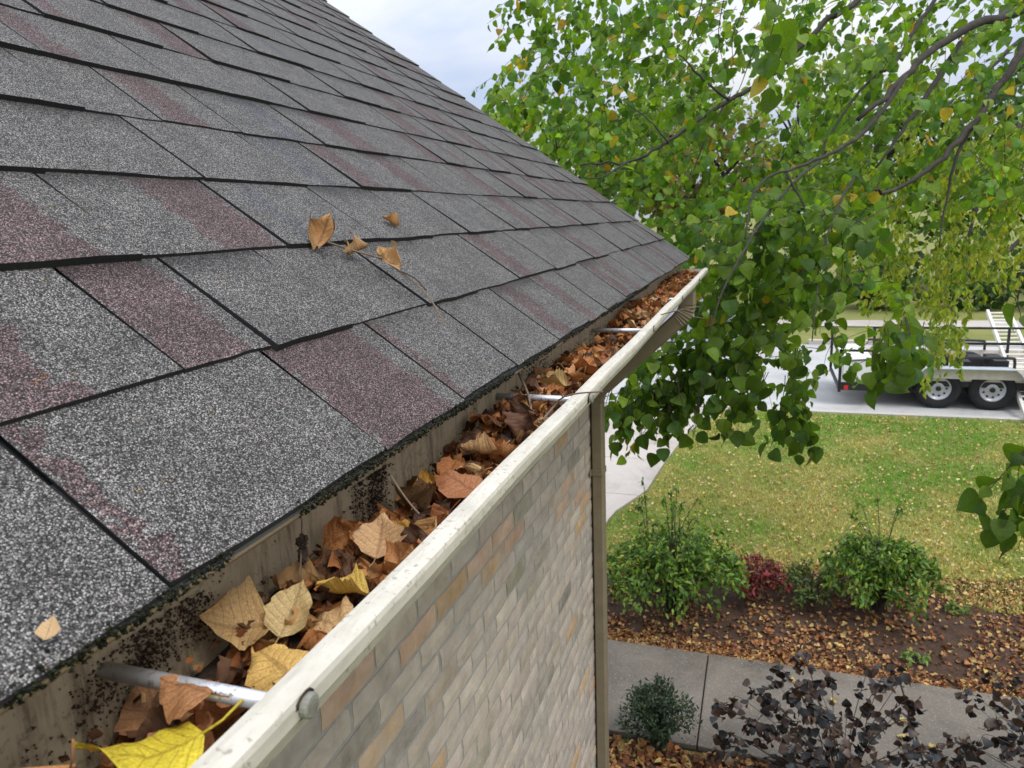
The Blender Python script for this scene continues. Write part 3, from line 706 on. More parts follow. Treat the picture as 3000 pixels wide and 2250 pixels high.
for i in range(284):
    u = ql.random(); y = .2 + 3.3 * u ** 1.15
    lay = ql.choice([0, 1, 1, 2, 2]); x = ql.uniform(XB + .028, XL - .018)
    z = top_z(y) - .011 * (2 - lay) + ql.uniform(-.003, .006)
    if any(abs(x - h_[0]) < .024 and abs(y - h_[1]) < .03 for h_ in HERO): z -= .016; lay = 0
    if y < .48 and x < -.345 and ql.random() < .7: continue
    if abs(y - SPY[0]) < .05: z -= .020
    elif min(abs(y - q_) for q_ in SPY[1:]) < .035: z -= .014; lay = 0
    q = ql.random()
    if q < .56: col, nm = ql.choice(RUST), 'rust brown'
    elif q < .75: col, nm = ql.choice(TAN), 'tan'
    elif q < .95: col, nm = ql.choice(DARK), 'dark brown'
    else: col, nm = ql.choice(GOLD), 'golden'
    k = ql.uniform(.85, 1.2); sz = ql.uniform(.032, .054)
    place_leaf(ql.choice(DL), (x, y, z), sz, (ql.gauss(0, .45), ql.gauss(0, .45), ql.uniform(0, 6.28)), tuple(min(.8, c * k) for c in col), None, G); fit_leaf(last_leaf[0]); cnt += 1
    o = last_leaf[0]; X_, Y_ = o.location.x, o.location.y
    side_ = 'against gutter back' if X_ < -.335 else ('by gutter lip' if X_ > -.30 else 'in mid gutter')
    bay_ = ['before first spike', 'past first spike', 'past second spike', 'past third spike', 'past fourth spike', 'past fifth spike'][sum(Y_ > q_ for q_ in SPY)]
    adj = ('small ' if o.scale[0] < .043 else 'large ') + ['half buried ', '', 'topmost '][lay]
    pend.setdefault((adj + nm, side_ + ' ' + bay_), []).append(o)
ORD = ['nearest', 'second nearest', 'third nearest', 'fourth nearest', 'fifth nearest', 'sixth nearest', 'seventh nearest', 'eighth nearest', 'ninth nearest', 'tenth nearest']
NUM = ['', 'one', 'two', 'three', 'four', 'five', 'six', 'seven', 'eight', 'nine', 'ten']
for (a, b), L in pend.items():
    L.sort(key=lambda o: o.location.y)
    for i, o in enumerate(L):
        o['label'] = f'{a} leaf {b}' if len(L) == 1 else f'{ORD[min(i, 9)]} of {NUM[min(len(L), 10)]} {a} leaves {b}'
print('gutter leaves', cnt)
# silt under the leaves and broken bits: stuff
mb = MB(); ny, nxx = 150, 9
V = []
for i in range(ny + 1):
    y = -.4 + (YR - .01 + .4) * i / ny
    for j in range(nxx + 1):
        x = XB + .001 + (XL - XB - .02) * j / nxx
        h = mnoise.noise((x * 40, y * 25, 0)) * .009 + .010 * max(0, 1 - j / 3) * max(0, mnoise.noise((y * 4, 3, 1)) + .3)
        zz = top_z(y) - .026 + h - (.012 if y < .35 else 0); V.append((min(x, float(np.interp(zz, XIN_Z, XIN_X)) - .001), y, zz))
mb.add(V, [(i * (nxx + 1) + j, i * (nxx + 1) + j + 1, (i + 1) * (nxx + 1) + j + 1, (i + 1) * (nxx + 1) + j) for i in range(ny) for j in range(nxx)])
tag(mb.build('leaf_silt', M['soil_and_shade'], smooth=True), 'dark wet silt under the leaves in the gutter', 'silt', kind='stuff')
nB = 1900; y = rng.uniform(.1, YR - .03, nB); x = rng.uniform(XB + .006, XL - .006, nB)
z = np.array([top_z(a) for a in y]) + rng.uniform(-.022, .002, nB)
bv = np.array([(-.4, -.5, .1), (.3, -.45, 0), (.5, .1, .22), (.1, .55, .02), (-.45, .3, .18), (0, 0, -.08)]); bf = [(0, 1, 5), (1, 2, 5), (2, 3, 5), (3, 4, 5), (4, 0, 5)]
d = rng.normal(size=(nB, 3)); nn = rng.normal(size=(nB, 3)) + np.array([0, 0, 1.2])
pal = np.array(RUST + DARK + DARK + TAN[:1]); tint = pal[rng.integers(0, len(pal), nB)] * rng.uniform(.7, 1.2, (nB, 1))
x = np.minimum(x, np.interp(z, XIN_Z, XIN_X) - .010)
tag(scatter_mesh('leaf_litter', bv, bf, frames(d, nn, rng.uniform(.007, .02, nB) * np.where(y < .7, .5, 1)), np.stack([x, y, z], 1), tint, M['dleaf_tint']), 'broken brown leaf bits filling the gutter', 'leaf litter', kind='stuff')
# a lower layer of packed leaves, joined: past what one could count
lo_me = dry_leaf_mesh(901, 'heart', .4, .6, .5, .05, 9, 6, False, .2); lo_v = np.array([v.co[:] for v in lo_me.vertices]); lo_f = [tuple(p.vertices) for p in lo_me.polygons]
nL = 620; y = rng.uniform(.15, YR - .05, nL); sz_l = rng.uniform(.026, .042, nL); z = np.array([top_z(a) for a in y]) - rng.uniform(.008, .022, nL)
x = XB + sz_l * .55 + rng.random(nL) * np.maximum(.004, np.interp(z - .01, XIN_Z, XIN_X) - sz_l * .6 - XB - sz_l * .55)
pal = np.array(RUST + RUST + DARK + TAN); tint = pal[rng.integers(0, len(pal), nL)] * rng.uniform(.6, 1.1, (nL, 1))
near_h = np.array([any(abs(a - h_[0]) < .03 and abs(b - h_[1]) < .035 for h_ in HERO) for a, b in zip(x, y)]); z = z - .014 * near_h
z = z - .012 * (np.min(np.abs(y[:, None] - np.array(SPY)[None, :]), 1) < .035)
dl = rng.normal(size=(nL, 3)) * np.array([1, 1, .4]); tag(scatter_mesh('packed_leaves', lo_v, lo_f, frames(dl, rng.normal(size=(nL, 3)) * .5 + np.array([0, 0, 1]), sz_l), np.stack([x, y, z], 1), tint, M['dleaf_tint'], smooth=True), 'packed brown leaves under the top leaves in the gutter', 'packed leaves', kind='stuff')
# crumbs of dirt stuck to the gutter back
cr = np.array([(-.5, -.4, -.3), (.5, -.3, -.3), (.1, .5, -.3), (0, 0, .5)]); cf = [(0, 1, 3), (1, 2, 3), (2, 0, 3), (0, 2, 1)]
P = []
for yc, zc, sy_, sz_, k in ((.335, -.270, .011, .011, 520), (.375, -.264, .014, .009, 300), (.41, -.285, .03, .006, 160), (.30, -.276, .012, .012, 200), (.655, -.259, .012, .013, 420), (.64, -.284, .015, .013, 340), (.615, -.272, .008, .018, 150),
                            (.90, -.288, .05, .008, 130), (1.22, -.276, .035, .016, 240), (1.3, -.262, .02, .01, 90), (1.55, -.28, .08, .010, 170), (2.0, -.278, .12, .010, 200), (.22, -.292, .04, .010, 120)):
    for _ in range(int(k * 1.3)): P.append((XB + rng.uniform(.0005, .006), rng.normal(yc, sy_), min(ZE - .052, rng.normal(zc, sz_))))
for _ in range(70): P.append((XB + .001, rng.uniform(.2, 2.6), rng.uniform(-.30, -.252)))
P = np.array(P); nP = len(P)
tint = np.array([(.07, .042, .026)]) * rng.uniform(.4, 1.7, (nP, 1))
tag(scatter_mesh('dirt_crumbs', cr, cf, frames(rng.normal(size=(nP, 3)), rng.normal(size=(nP, 3)), np.clip(rng.exponential(.0010, nP) + .0007, 0, .0030)), P, tint, M['dleaf_tint']), 'crumbs of dark dirt stuck to the gutter back', 'dirt', kind='stuff')
# moss fringe along the first course
nM = 3600; y = np.concatenate([rng.uniform(.1, 1.0, 2300), rng.uniform(1.0, 2.2, 1300)]); keep = np.array([mnoise.noise((a * 9, 2, 5)) > -.25 for a in y]); y = y[keep]; nM = len(y)
s = rng.exponential(.0035, nM) - .0045; h = rng.uniform(.001, .010, nM) * np.clip(1 - s / .02, .1, 1)
low_ = rng.random(nM) < .5; h = np.where(low_, rng.uniform(-.007, .004, nM), h * .6); s = np.where(low_, rng.uniform(-.004, -.001, nM), s)
P = np.array([onroof(a, b, c) for a, b, c in zip(y, s, h)])
tint = np.array([(.022, .023, .012)]) * rng.uniform(.3, 1.6, (nM, 1)) + rng.uniform(0, .010, (nM, 3))
tag(scatter_mesh('moss', cr, cf, frames(rng.normal(size=(nM, 3)) + np.array([.5, 0, -.6]), rng.normal(size=(nM, 3)), rng.uniform(.0012, .0036, nM)), P, tint, M['moss']), 'dark green moss fringe along the shingle edge over the gutter', 'moss', kind='stuff')

# twigs and stray leaves on the roof and gutter
tw = thing('dead_twig', onroof(.887, .2, .01), 'dead twig with three curled brown leaves lying across the shingles', 'twig')
P = [onroof(.866, .298, .012), onroof(.885, .268, .018), onroof(.917, .236, .022), onroof(.925, .20, .02), onroof(.917, .172, .022), onroof(.905, .14, .02), onroof(.888, .104, .011)]
mb = MB(); mb.tube(spline(P, 5), list(np.linspace(.0016, .0011, 31)), 6); mb.build('stem', M['twig'], tw)
mb = MB(); mb.tube(spline([onroof(.925, .21, .021), onroof(.921, .185, .027), onroof(.913, .16, .026)], 4), .0009, 5); mb.build('side_shoot', M['twig_dark'], tw)
for j, (a, b, hgt, sz, rot, col) in enumerate([(.858, .302, .02, .060, (1.1, .4, .5), (.40, .22, .09)), (.893, .262, .018, .044, (-.3, .5, 2.5), (.42, .25, .12)), (.925, .232, .022, .05, (.8, -.5, 1.2), (.48, .29, .13))]):
    o = bpy.data.objects.new('leaf', dry_leaf_mesh(400 + j, 'heart', .7, .9, 1.1, .06, 10, 6, False)); COL.objects.link(o); o.parent = tw
    o.location = Vector(onroof(a, b, hgt)) - tw.location; o.scale = (sz,) * 3; o.rotation_euler = rot; o.color = (*col, 1)
place_leaf(dry_leaf_mesh(410, 'birch', .6, .5, 1.6, .03), onroof(1.11, .335, .012), .036, (.5, .2, 2.7), (.45, .24, .10), 'thin rolled brown leaf above the dead twig on the shingles', None)
place_leaf(dry_leaf_mesh(411, 'birch', .2, .2, .2, .02, 6, 4, False), onroof(.232, .014, .012), .013, (.55, .1, .5), (.62, .42, .22), 'tiny tan leaf scrap on the lowest near shingle', None, 'leaf_scrap')
def stick(name, P, r_, label, mat='twig', extra=()):
    mb = MB(); S = spline(P, 6); mb.tube(S, list(np.linspace(r_, r_ * .6, len(S))), 6)
    for e in extra: S = spline(e, 5); mb.tube(S, list(np.linspace(r_ * .7, r_ * .4, len(S))), 5)
    return tag(mb.build(name, M[mat]), label, 'stick')
a0 = at(1525, 1098, 1.17); 
stick('stick', [at(1520, 1095, 1.16), at(1545, 1150, 1.10), at(1556, 1200, 1.04), at(1562, 1245, 1.0)], .0024, 'grey forked stick leaning from the shingle edge over the second spike', 'twig', [[at(1527, 1105, 1.15), at(1531, 1085, 1.16), at(1529, 1075, 1.17)]])
stick('stick', [at(1590, 1230, .985), at(1628, 1185, 1.0), at(1648, 1165, .985), at(1690, 1153, .955), at(1766, 1147, .93)], .0016, 'thin curved twig hooked over the gutter lip by the second spike', 'twig', [[at(1648, 1165, .985), at(1646, 1155, .98), at(1645, 1150, .975)]])
stick('stick', [at(1880, 955, 1.9), at(1930, 925, 1.88), at(1985, 910, 1.84), at(2050, 898, 1.8)], .0019, 'forked twig hanging over the far gutter lip past the third spike', 'twig', [[at(1985, 910, 1.84), at(2020, 925, 1.8), at(2065, 933, 1.78)]])
stick('stick', [at(1145, 1395, .70), at(1175, 1440, .69), at(1205, 1480, .67), at(1228, 1505, .66)], .0012, 'curved leaf stalk against the dirty gutter back', 'twig')
# dried seed head against the gutter back
sh = thing('seed_head', at(880, 1660, .60), 'dried grey seed head standing against the gutter back', 'seed head')
mb = MB(); mb.tube(spline([at(872, 1720, .585), at(880, 1660, .60), at(884, 1560, .615), at(884, 1520, .62)], 4), .0007, 5); mb.build('stalk', M['twig'], sh)
mb = MB(); q = random.Random(4)
for i in range(34):
    c = Vector(at(884 + q.gauss(0, 8), 1600 + q.uniform(-28, 45), .608)); mb.box((-.5, -.4, -.3), (.5, .4, .3), 0, Matrix.Translation(c) @ Euler((q.uniform(0, 6), q.uniform(0, 6), 0)).to_matrix().to_4x4() @ Matrix.Scale(q.uniform(.0025, .006), 4))
mb.build('husk', M['soil_and_shade'], sh)

# ------------------------------------------------------------------ trees
LEAF_V = []; LEAF_F = []
def green_leaf(kind='heart', bend=.5, fold=.35):
    T = [0, .07, .22, .45, .7, .88, 1.0]; V = []; F = []
    for t in T:
        w = float(leaf_outline(t, kind)); th = bend * t
        for s in (-1, 0, 1):
            x = s * w; z = fold * abs(x); y = math.sin(th) / max(bend, 1e-3) if bend > .02 else t; zz = -(1 - math.cos(th)) / max(bend, 1e-3) if bend > .02 else 0
            V.append((x, y - z * math.sin(th) * 0, zz + z))
    for i in range(len(T) - 1):
        for j in (0, 1): a = i * 3 + j; F.append((a, a + 1, a + 4, a + 3))
    return np.array(V), F
LV, LF = green_leaf('heart', .7, .28)
LV2, LF2 = green_leaf('birch', .5, .35)
LV3, LF3 = green_leaf('birch', 1.0, .12); LV3[:, 2] += .06 * np.sin(LV3[:, 1] * 9) * np.sign(LV3[:, 0])
def lance(bend=.5):
    T = [0, .3, .65, 1]; V = []; F = []
    for t, w in zip(T, (.02, .16, .13, 0)):
        for s in (-1, 0, 1): V.append((s * w, t, -.35 * t * t * bend + .3 * abs(s * w)))
    for i in range(3):
        for j in (0, 1): a = i * 3 + j; F.append((a, a + 1, a + 4, a + 3))
    return np.array(V), F
NV, NF = lance(.6)

def inpoly(poly, x, y):
    c = False; j = len(poly) - 1
    for i in range(len(poly)):
        xi, yi = poly[i]; xj, yj = poly[j]
        if (yi > y) != (yj > y) and x < (xj - xi) * (y - yi) / (yj - yi) + xi: c = not c
        j = i
    return c
K = 3000 / 2212
GREENS = np.array([(.125, .215, .026), (.10, .19, .026), (.155, .26, .030), (.075, .155, .026), (.21, .31, .035), (.095, .20, .040), (.175, .275, .028)])
YEL = np.array([(.50, .36, .03), (.42, .33, .04), (.46, .25, .03)])

# the big leafy tree whose branches hang in front of the street
trunkP = at(4150, 500, 6.6)
tree = thing('leafy_tree', (trunkP[0], trunkP[1], GZ), 'leafy green tree with drooping branches beside the roof and gutter end', 'tree')
tb = MB(); tb.tube(spline([(trunkP[0], trunkP[1], GZ - .1), (trunkP[0] + .05, trunkP[1], -1.5), (trunkP[0] - .05, trunkP[1], 1.0), (trunkP[0] + .1, trunkP[1] + .1, 4.2)], 5), list(np.linspace(.24, .12, 16)), 12); tb.build('trunk', M['bark'], tree)
TP = np.array([trunkP[0], trunkP[1], 0])
limbs = [
    ([(3000, 27, 5.6), (2859, 72, 5.3), (2723, 154, 5.0), (2633, 244, 4.8), (2520, 343, 4.6)], .062, .02, 2.0),
    ([(2660, 215, 4.85), (2542, 375, 4.6), (2450, 440, 4.4), (2362, 479, 4.2), (2226, 542, 4.0), (2181, 700, 3.8)], .024, .006, None),
    ([(2814, 125, 5.2), (2705, 294, 5.0), (2633, 398, 4.9), (2570, 488, 4.8)], .03, .010, None),
    ([(3000, 136, 4.9), (2927, 253, 4.8), (2836, 384, 4.7), (2746, 475, 4.6), (2633, 551, 4.5), (2560, 560, 4.4)], .048, .012, 1.3),
    ([(2741, -5, 5.3), (2678, 90, 5.2), (2624, 180, 5.1), (2542, 244, 5.0), (2440, 380, 4.9), (2400, 470, 4.8)], .026, .008, 2.4),
    ([(2560, -30, 5.6), (2450, 45, 5.4), (2420, 60, 5.35), (2240, 235, 5.1), (2135, 294, 5.0), (2000, 384, 4.9), (1910, 445, 4.8), (1836, 475, 4.8), (1700, 480, 4.7)], .040, .008, 2.6),
    ([(2135, 294, 5.0), (2060, 230, 5.0), (2020, 190, 5.0), (1990, 160, 5.0)], .016, .005, None),
    ([(2120, 310, 5.0), (2070, 400, 4.9), (2040, 480, 4.9), (2020, 530, 4.8)], .012, .004, None),
    ([(1960, 420, 4.8), (1900, 350, 4.8), (1830, 300, 4.9)], .010, .003, None),
    ([(1836, 475, 4.8), (1760, 520, 4.6), (1690, 520, 4.6)], .010, .003, None),
    ([(2880, 316, 4.8), (2805, 452, 4.7), (2777, 565, 4.7), (2750, 723, 4.6)], .022, .006, None),
    ([(2400, 470, 4.8), (2300, 560, 4.2), (2200, 700, 3.8), (2120, 850, 3.6), (2080, 980, 3.5)], .014, .004, None),
    ([(2500, 520, 4.5), (2440, 640, 4.2), (2400, 800, 4.0), (2380, 1000, 3.8)], .013, .004, None),
    ([(2300, 500, 4.3), (2360, 620, 4.2), (2350, 720, 4.1)], .012, .004, None)]
for pts, ra, rb, zt in limbs:
    P = [at(p[0], p[1], p[2] * .83) for p in pts]
    S = spline(P, 5)
    if zt is not None:
        E0 = P[0] + (P[0] - P[1]) * .35; T0_ = np.array([TP[0], TP[1], zt + (.9 if pts[0][1] < 0 else .15)]); S = [T0_ + (E0 - T0_) * f for f in (0, .25, .5, .75, 1)] + S
    S = [p + np.array([mnoise.noise((i * .7, ra * 99, k)) for k in range(3)]) * ra * .5 for i, p in enumerate(S)]
    mb = MB(); mb.tube(S, list(np.linspace(ra * .54, rb * .58, len(S))), 9); mb.build('limb', M['bark'], tree, smooth=True)

poly = [(1080, -30), (1090, 40), (1140, 60), (1130, 100), (1085, 170), (1045, 215), (1050, 240), (1100, 280), (1160, 320), (1300, 430), (1480, 545), (1530, 610), (1500, 700), (1400, 770), (1320, 850), (1325, 920), (1390, 915), (1430, 930),
        (1480, 900), (1560, 850), (1640, 840), (1690, 860), (1720, 880), (1750, 830), (1800, 790), (1880, 820), (1950, 790), (1960, 740), (1900, 640), (1870, 560), (1900, 470), (2240, 430), (2240, -30)]
leaves_d = []; leaves_n = []; leaves_p = []; leaves_s = []; leaves_c = []; twigs = MB()
qt = random.Random(12)
def add_twig(P0, D, L, dirv, sz, nl, yel=.05, dark=1.0, pal=GREENS, hang=.6, nup=.9, seg=5, rr=.0022):
    dirv = np.array(dirv) / np.linalg.norm(dirv); pts = [P0]
    for i in range(seg):
        dirv = dirv + np.array([qt.gauss(0, .12), qt.gauss(0, .12), -.16]); dirv /= np.linalg.norm(dirv); pts.append(pts[-1] + dirv * L / seg)
    twigs.tube(pts, list(np.linspace(rr, rr * .4, len(pts))), 4, cap=False)
    for k in range(nl):
        f = (k + .6) / nl * seg; i = min(int(f), seg - 1); p = pts[i] + (pts[i + 1] - pts[i]) * (f - i); t = pts[i + 1] - pts[i]; t = t / np.linalg.norm(t)
        side = np.cross(t, [0, 0, 1]); side = side / (np.linalg.norm(side) + 1e-6) * (1 if k % 2 else -1)
        d = t * .45 + side * qt.uniform(.3, 1.0) + np.array([0, 0, -1]) * qt.uniform(.1, 1.2) * hang + np.array([qt.gauss(0, .25) for _ in range(3)])
        d /= np.linalg.norm(d); n_ = np.array([qt.gauss(0, .55), qt.gauss(-.15, .55), nup]); s_ = sz * qt.uniform(.55, 1.22)
        leaves_p.append(p + d * s_ * .25); leaves_d.append(d); leaves_n.append(n_); leaves_s.append(s_)
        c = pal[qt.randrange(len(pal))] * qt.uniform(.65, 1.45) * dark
        if qt.random() < yel: c = YEL[qt.randrange(3)] * qt.uniform(.7, 1.1)
        leaves_c.append(c)
for i in range(2150):
    x, y = qt.uniform(1040, 2240), qt.uniform(-30, 940)
    if not inpoly(poly, x, y): continue
    # airy upper right, dense lower middle
    dens = .95
    if y < 330 and x > 1430: dens = .56
    if 1700 < x < 2000 and 300 < y < 360: dens = .3
    if y > 480 and x < 1800: dens = 1.0
    if x > 1850 and y > 330: dens = .55
    if 1640 < x < 1790 and y > 690: dens = .25
    if 1765 < x < 1885 and y > 560: dens = .08
    elif 1880 <= x < 1930 and y > 600: dens = .4
    if qt.random() > dens: continue
    X, Y = x * K, y * K
    D = qt.uniform(4.3, 6.3) if X < 2050 and Y < 900 else (qt.uniform(4.0, 6.4) if Y < 620 else qt.uniform(3.2, 4.6))
    P0 = at(X, Y, D)
    if P0[0] < .15 and P0[1] < 3.85: 
        P0 = at(X, Y, D * 3.95 / max(P0[1], 1)); 
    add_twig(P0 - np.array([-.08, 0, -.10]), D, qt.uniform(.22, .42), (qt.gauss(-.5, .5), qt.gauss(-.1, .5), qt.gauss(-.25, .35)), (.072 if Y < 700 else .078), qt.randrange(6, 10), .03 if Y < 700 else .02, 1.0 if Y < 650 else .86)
# hanging tips below the mass, in front of the lawn
for px, py, D, L, dx in ((1800, 1190, 3.45, .30, -.3), (1850, 1200, 3.5, .28, -.2), (1930, 1190, 3.5, .30, 0), (1990, 1160, 3.5, .30, .1), (2060, 1160, 3.5, .32, -.4), (2130, 1160, 3.5, .22, 0), (2200, 1190, 3.6, .30, -.9), (2160, 1225, 3.6, .24, -1.0), (2240, 1150, 3.6, .26, -.7),
                         (2300, 1160, 3.4, .34, .0), (2320, 1190, 3.4, .34, .2), (2350, 1230, 3.4, .25, .9), (2290, 1240, 3.4, .26, .0), (2575, 1040, 3.1, .24, .3), (2600, 1020, 3.0, .22, .5), (2640, 990, 3.1, .22, .5), (2640, 1050, 3.0, .14, .5), (2330, 1080, 3.4, .3, -.2)):
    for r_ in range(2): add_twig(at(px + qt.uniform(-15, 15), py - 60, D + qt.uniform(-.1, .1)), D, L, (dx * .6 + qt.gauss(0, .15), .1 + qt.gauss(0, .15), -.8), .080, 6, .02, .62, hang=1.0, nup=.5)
# the near spray at the right edge and near leaves at the top
for px, py, D, L, dx in ((3030, 1290, 2.35, .22, -.5), (3010, 1340, 2.3, .24, -.6), (3040, 1400, 2.3, .24, -.4), (3000, 1460, 2.3, .16, -.5), (3035, 1480, 2.3, .2, -.3)):
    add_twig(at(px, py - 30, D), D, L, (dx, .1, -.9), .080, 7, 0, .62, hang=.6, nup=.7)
for px, py, D in ((2200, -15, 2.2), (2290, 0, 2.1), (2120, 20, 2.3), (2060, 10, 2.5), (2330, 60, 2.3), (2215, 150, 2.6)): add_twig(at(px, py - 20, D), D, .22, (-.3, .1, -.9), .085, 6, .08, .85, hang=1)
add_twig(at(2985, 850, 2.0), 2.0, .08, (.2, 0, -1), .075, 2, 0, .6)
lp, ld, ln, ls, lc = map(np.array, (leaves_p, leaves_d, leaves_n, leaves_s, leaves_c))
ok = ~((lp[:, 0] < -.05) & (lp[:, 1] < 3.66)); lp, ld, ln, ls, lc = lp[ok], ld[ok], ln[ok], ls[ok], lc[ok]
px, py, dd = proj(lp); size_px = ls / dd; vis = (px > 0) & (px < 3000) & (py > 0) & (py < 2250)
order = np.argsort(np.where(vis, -size_px, 9)); big = order[:300]; small = order[300:]
print('tree leaves', len(lp))
MF = frames(ld, ln, ls)
# leaf objects: shared meshes in eight tints
tints = [tuple(GREENS[i] * k) for i, k in ((0, .8), (1, .8), (2, .75), (3, .9), (5, .7), (6, .8), (2, 1.1), (0, .6))] + [tuple(YEL[0]), tuple(YEL[1])]
lmesh = []
for t in tints:
    me = bpy.data.meshes.new('leaf'); me.from_pydata([tuple(v) for v in LV], [], LF); me.materials.append(M['leaf'])
    a_ = me.attributes.new('tint', 'FLOAT_COLOR', 'POINT'); a_.data.foreach_set('color', np.tile(np.array([*t, 1]), len(LV)).astype(np.float32)); me.update(); lmesh.append(me)
tl = np.array(tree.location)
for i in big:
    k = int(np.argmin([np.sum((np.array(t) - lc[i]) ** 2) for t in tints]))
    o = bpy.data.objects.new('leaf', lmesh[k]); COL.objects.link(o); o.parent = tree
    m4 = Matrix([list(MF[i][r_]) + [lp[i][r_] - tl[r_]] for r_ in range(3)] + [[0, 0, 0, 1]]); o.matrix_local = m4
sa_, sb_ = small[::2], small[1::2]
tag(scatter_mesh('crown', LV, LF, MF[sa_], lp[sa_], lc[sa_], M['leaf'], tree), kind='stuff')
tag(scatter_mesh('crown', LV3, LF3, MF[sb_], lp[sb_], lc[sb_], M['leaf'], tree), kind='stuff')
tag(twigs.build('twigs', M['twig_dark'], tree), kind='stuff')

# the fine leaved weeping tree further right
wp = at(3650, 600, 8.6); weep = thing('weeping_tree', (wp[0], wp[1], GZ), 'yellow green weeping tree with fine hanging twigs above the trailer', 'tree')
mb = MB(); mb.tube(spline([(wp[0], wp[1], GZ - .1), (wp[0], wp[1], -1.2), (wp[0] + .1, wp[1], 1.2), (wp[0], wp[1], 3)], 5), list(np.linspace(.17, .08, 16)), 10); mb.build('trunk', M['bark'], weep)
for pts in ([(3100, 300, 8), (2960, 420, 7.6), (2880, 560, 7.2), (2830, 720, 7), (2790, 880, 6.9)], [(3100, 100, 8), (2900, 200, 7.6), (2760, 330, 7.2), (2690, 480, 7)], [(3100, 600, 7.8), (2990, 700, 7.4), (2900, 780, 7.1), (2740, 850, 6.9)]):
    P = [np.array([wp[0], wp[1], 1.2])] + [at(*p) for p in pts]; S = spline(P, 5); mb = MB(); mb.tube(S, list(np.linspace(.035, .006, len(S))), 7); mb.build('limb', M['bark'], weep, smooth=True)
wpoly = [(1760, 330), (1830, 300), (2240, 270), (2240, 590), (2120, 600), (2105, 760), (2080, 800), (2010, 800), (1960, 740), (1900, 640), (1830, 560)]
wl = []; wt = MB(); WPAL = np.array([(.27, .35, .045), (.21, .30, .04), (.34, .37, .05), (.15, .24, .04), (.40, .40, .06)])
for i in range(1050):
    x, y = qt.uniform(1760, 2240), qt.uniform(270, 800)
    if not inpoly(wpoly, x, y): continue
    if mnoise.noise((x / 70, y / 90, 3)) < -.12 or (y > 640 and qt.random() < .3): continue
    D = qt.uniform(5.6, 8.2); P = at(x * K, y * K - 60, D); L = qt.uniform(.25, .55); pts = [P]; dv = np.array([qt.gauss(-.15, .3), qt.gauss(0, .3), -.8])
    for s_ in range(4): dv = dv + np.array([qt.gauss(0, .1), qt.gauss(0, .1), -.2]); dv /= np.linalg.norm(dv); pts.append(pts[-1] + dv * L / 4)
    wt.tube(pts, [.0022, .002, .0016, .0012, .0008], 3, cap=False)
    for k in range(qt.randrange(8, 14)):
        f = qt.random() * 3.99; j = int(f); p = pts[j] + (pts[j + 1] - pts[j]) * (f - j); d = np.array([qt.gauss(0, .5), qt.gauss(0, .5), -1.0])
        wl.append((*p, *d, *WPAL[qt.randrange(5)] * qt.uniform(.8, 1.2), qt.uniform(.05, .085)))
wl = np.array(wl); tag(scatter_mesh('crown', LV2, LF2, frames(wl[:, 3:6], rng.normal(size=(len(wl), 3)), wl[:, 9], .62), wl[:, :3], wl[:, 6:9], M['leaf'], weep), kind='stuff')
tag(wt.build('twigs', M['twig'], weep), kind='stuff')

# trees, hedge and shrubs across the street
def far_tree(x, y, h, r_, pal, label, n=1700, base=.32, name='far_tree', trunk=True, size=(.22, .42), flat=1.0):
    t = thing(name, (x, y, GZ), label, 'tree' if trunk else 'shrub', 'trees across the street' if trunk else 'shrubs across the street'); q = np.random.default_rng(int(abs(x * 37 + y * 11)) + 5)
    if trunk:
        mb = MB(); mb.tube(spline([(x, y, GZ - .1), (x + .1, y, GZ + h * .35), (x - .1, y, GZ + h * .8)], 4), list(np.linspace(.045 * h / 2, .05, 9)), 8)
        for _ in range(6):
            a = q.uniform(0, 6.28); z0 = GZ + h * q.uniform(.25, .6); mb.tube([(x, y, z0), (x + math.cos(a) * r_ * .4, y + math.sin(a) * r_ * .4, z0 + h * .14), (x + math.cos(a) * r_ * .75, y + math.sin(a) * r_ * .75, z0 + h * .2)], [.09, .06, .02], 5)
        mb.build('trunk', M['bark'], t)
    nb_ = 16; C = np.stack([x + q.normal(0, r_ * .48, nb_), y + q.normal(0, r_ * .4, nb_), GZ + h * q.uniform(base, .88, nb_)], 1); R_ = q.uniform(.28, .5, nb_) * r_
    k = q.integers(0, nb_, n); v = q.normal(size=(n, 3)); v /= np.linalg.norm(v, axis=1, keepdims=True); P = C[k] + v * (R_[k] * q.uniform(.55, 1.05, n))[:, None] * np.array([1, 1, flat])
    P[:, 2] = np.maximum(P[:, 2], GZ + .05)
    tint = np.asarray(pal)[q.integers(0, len(pal), n)] * q.uniform(.65, 1.35, (n, 1)); nb2 = (q.random(nb_)[k] * .5 + .75)[:, None]
    tag(scatter_mesh('crown', LV2, LF2, frames(q.normal(size=(n, 3)) + np.array([0, 0, -.5]), v + np.array([0, 0, .6]), q.uniform(*size, n), 1.2), P, tint * nb2, M['leaf'], t), kind='stuff')
    return t
PA = [(.15, .24, .05), (.19, .29, .06), (.12, .20, .045)]; PB = [(.22, .29, .08), (.27, .33, .10), (.18, .25, .065)]; PC = [(.055, .10, .03), (.045, .085, .028), (.07, .12, .035)]; PD = [(.22, .20, .07), (.17, .19, .06), (.26, .19, .07)]
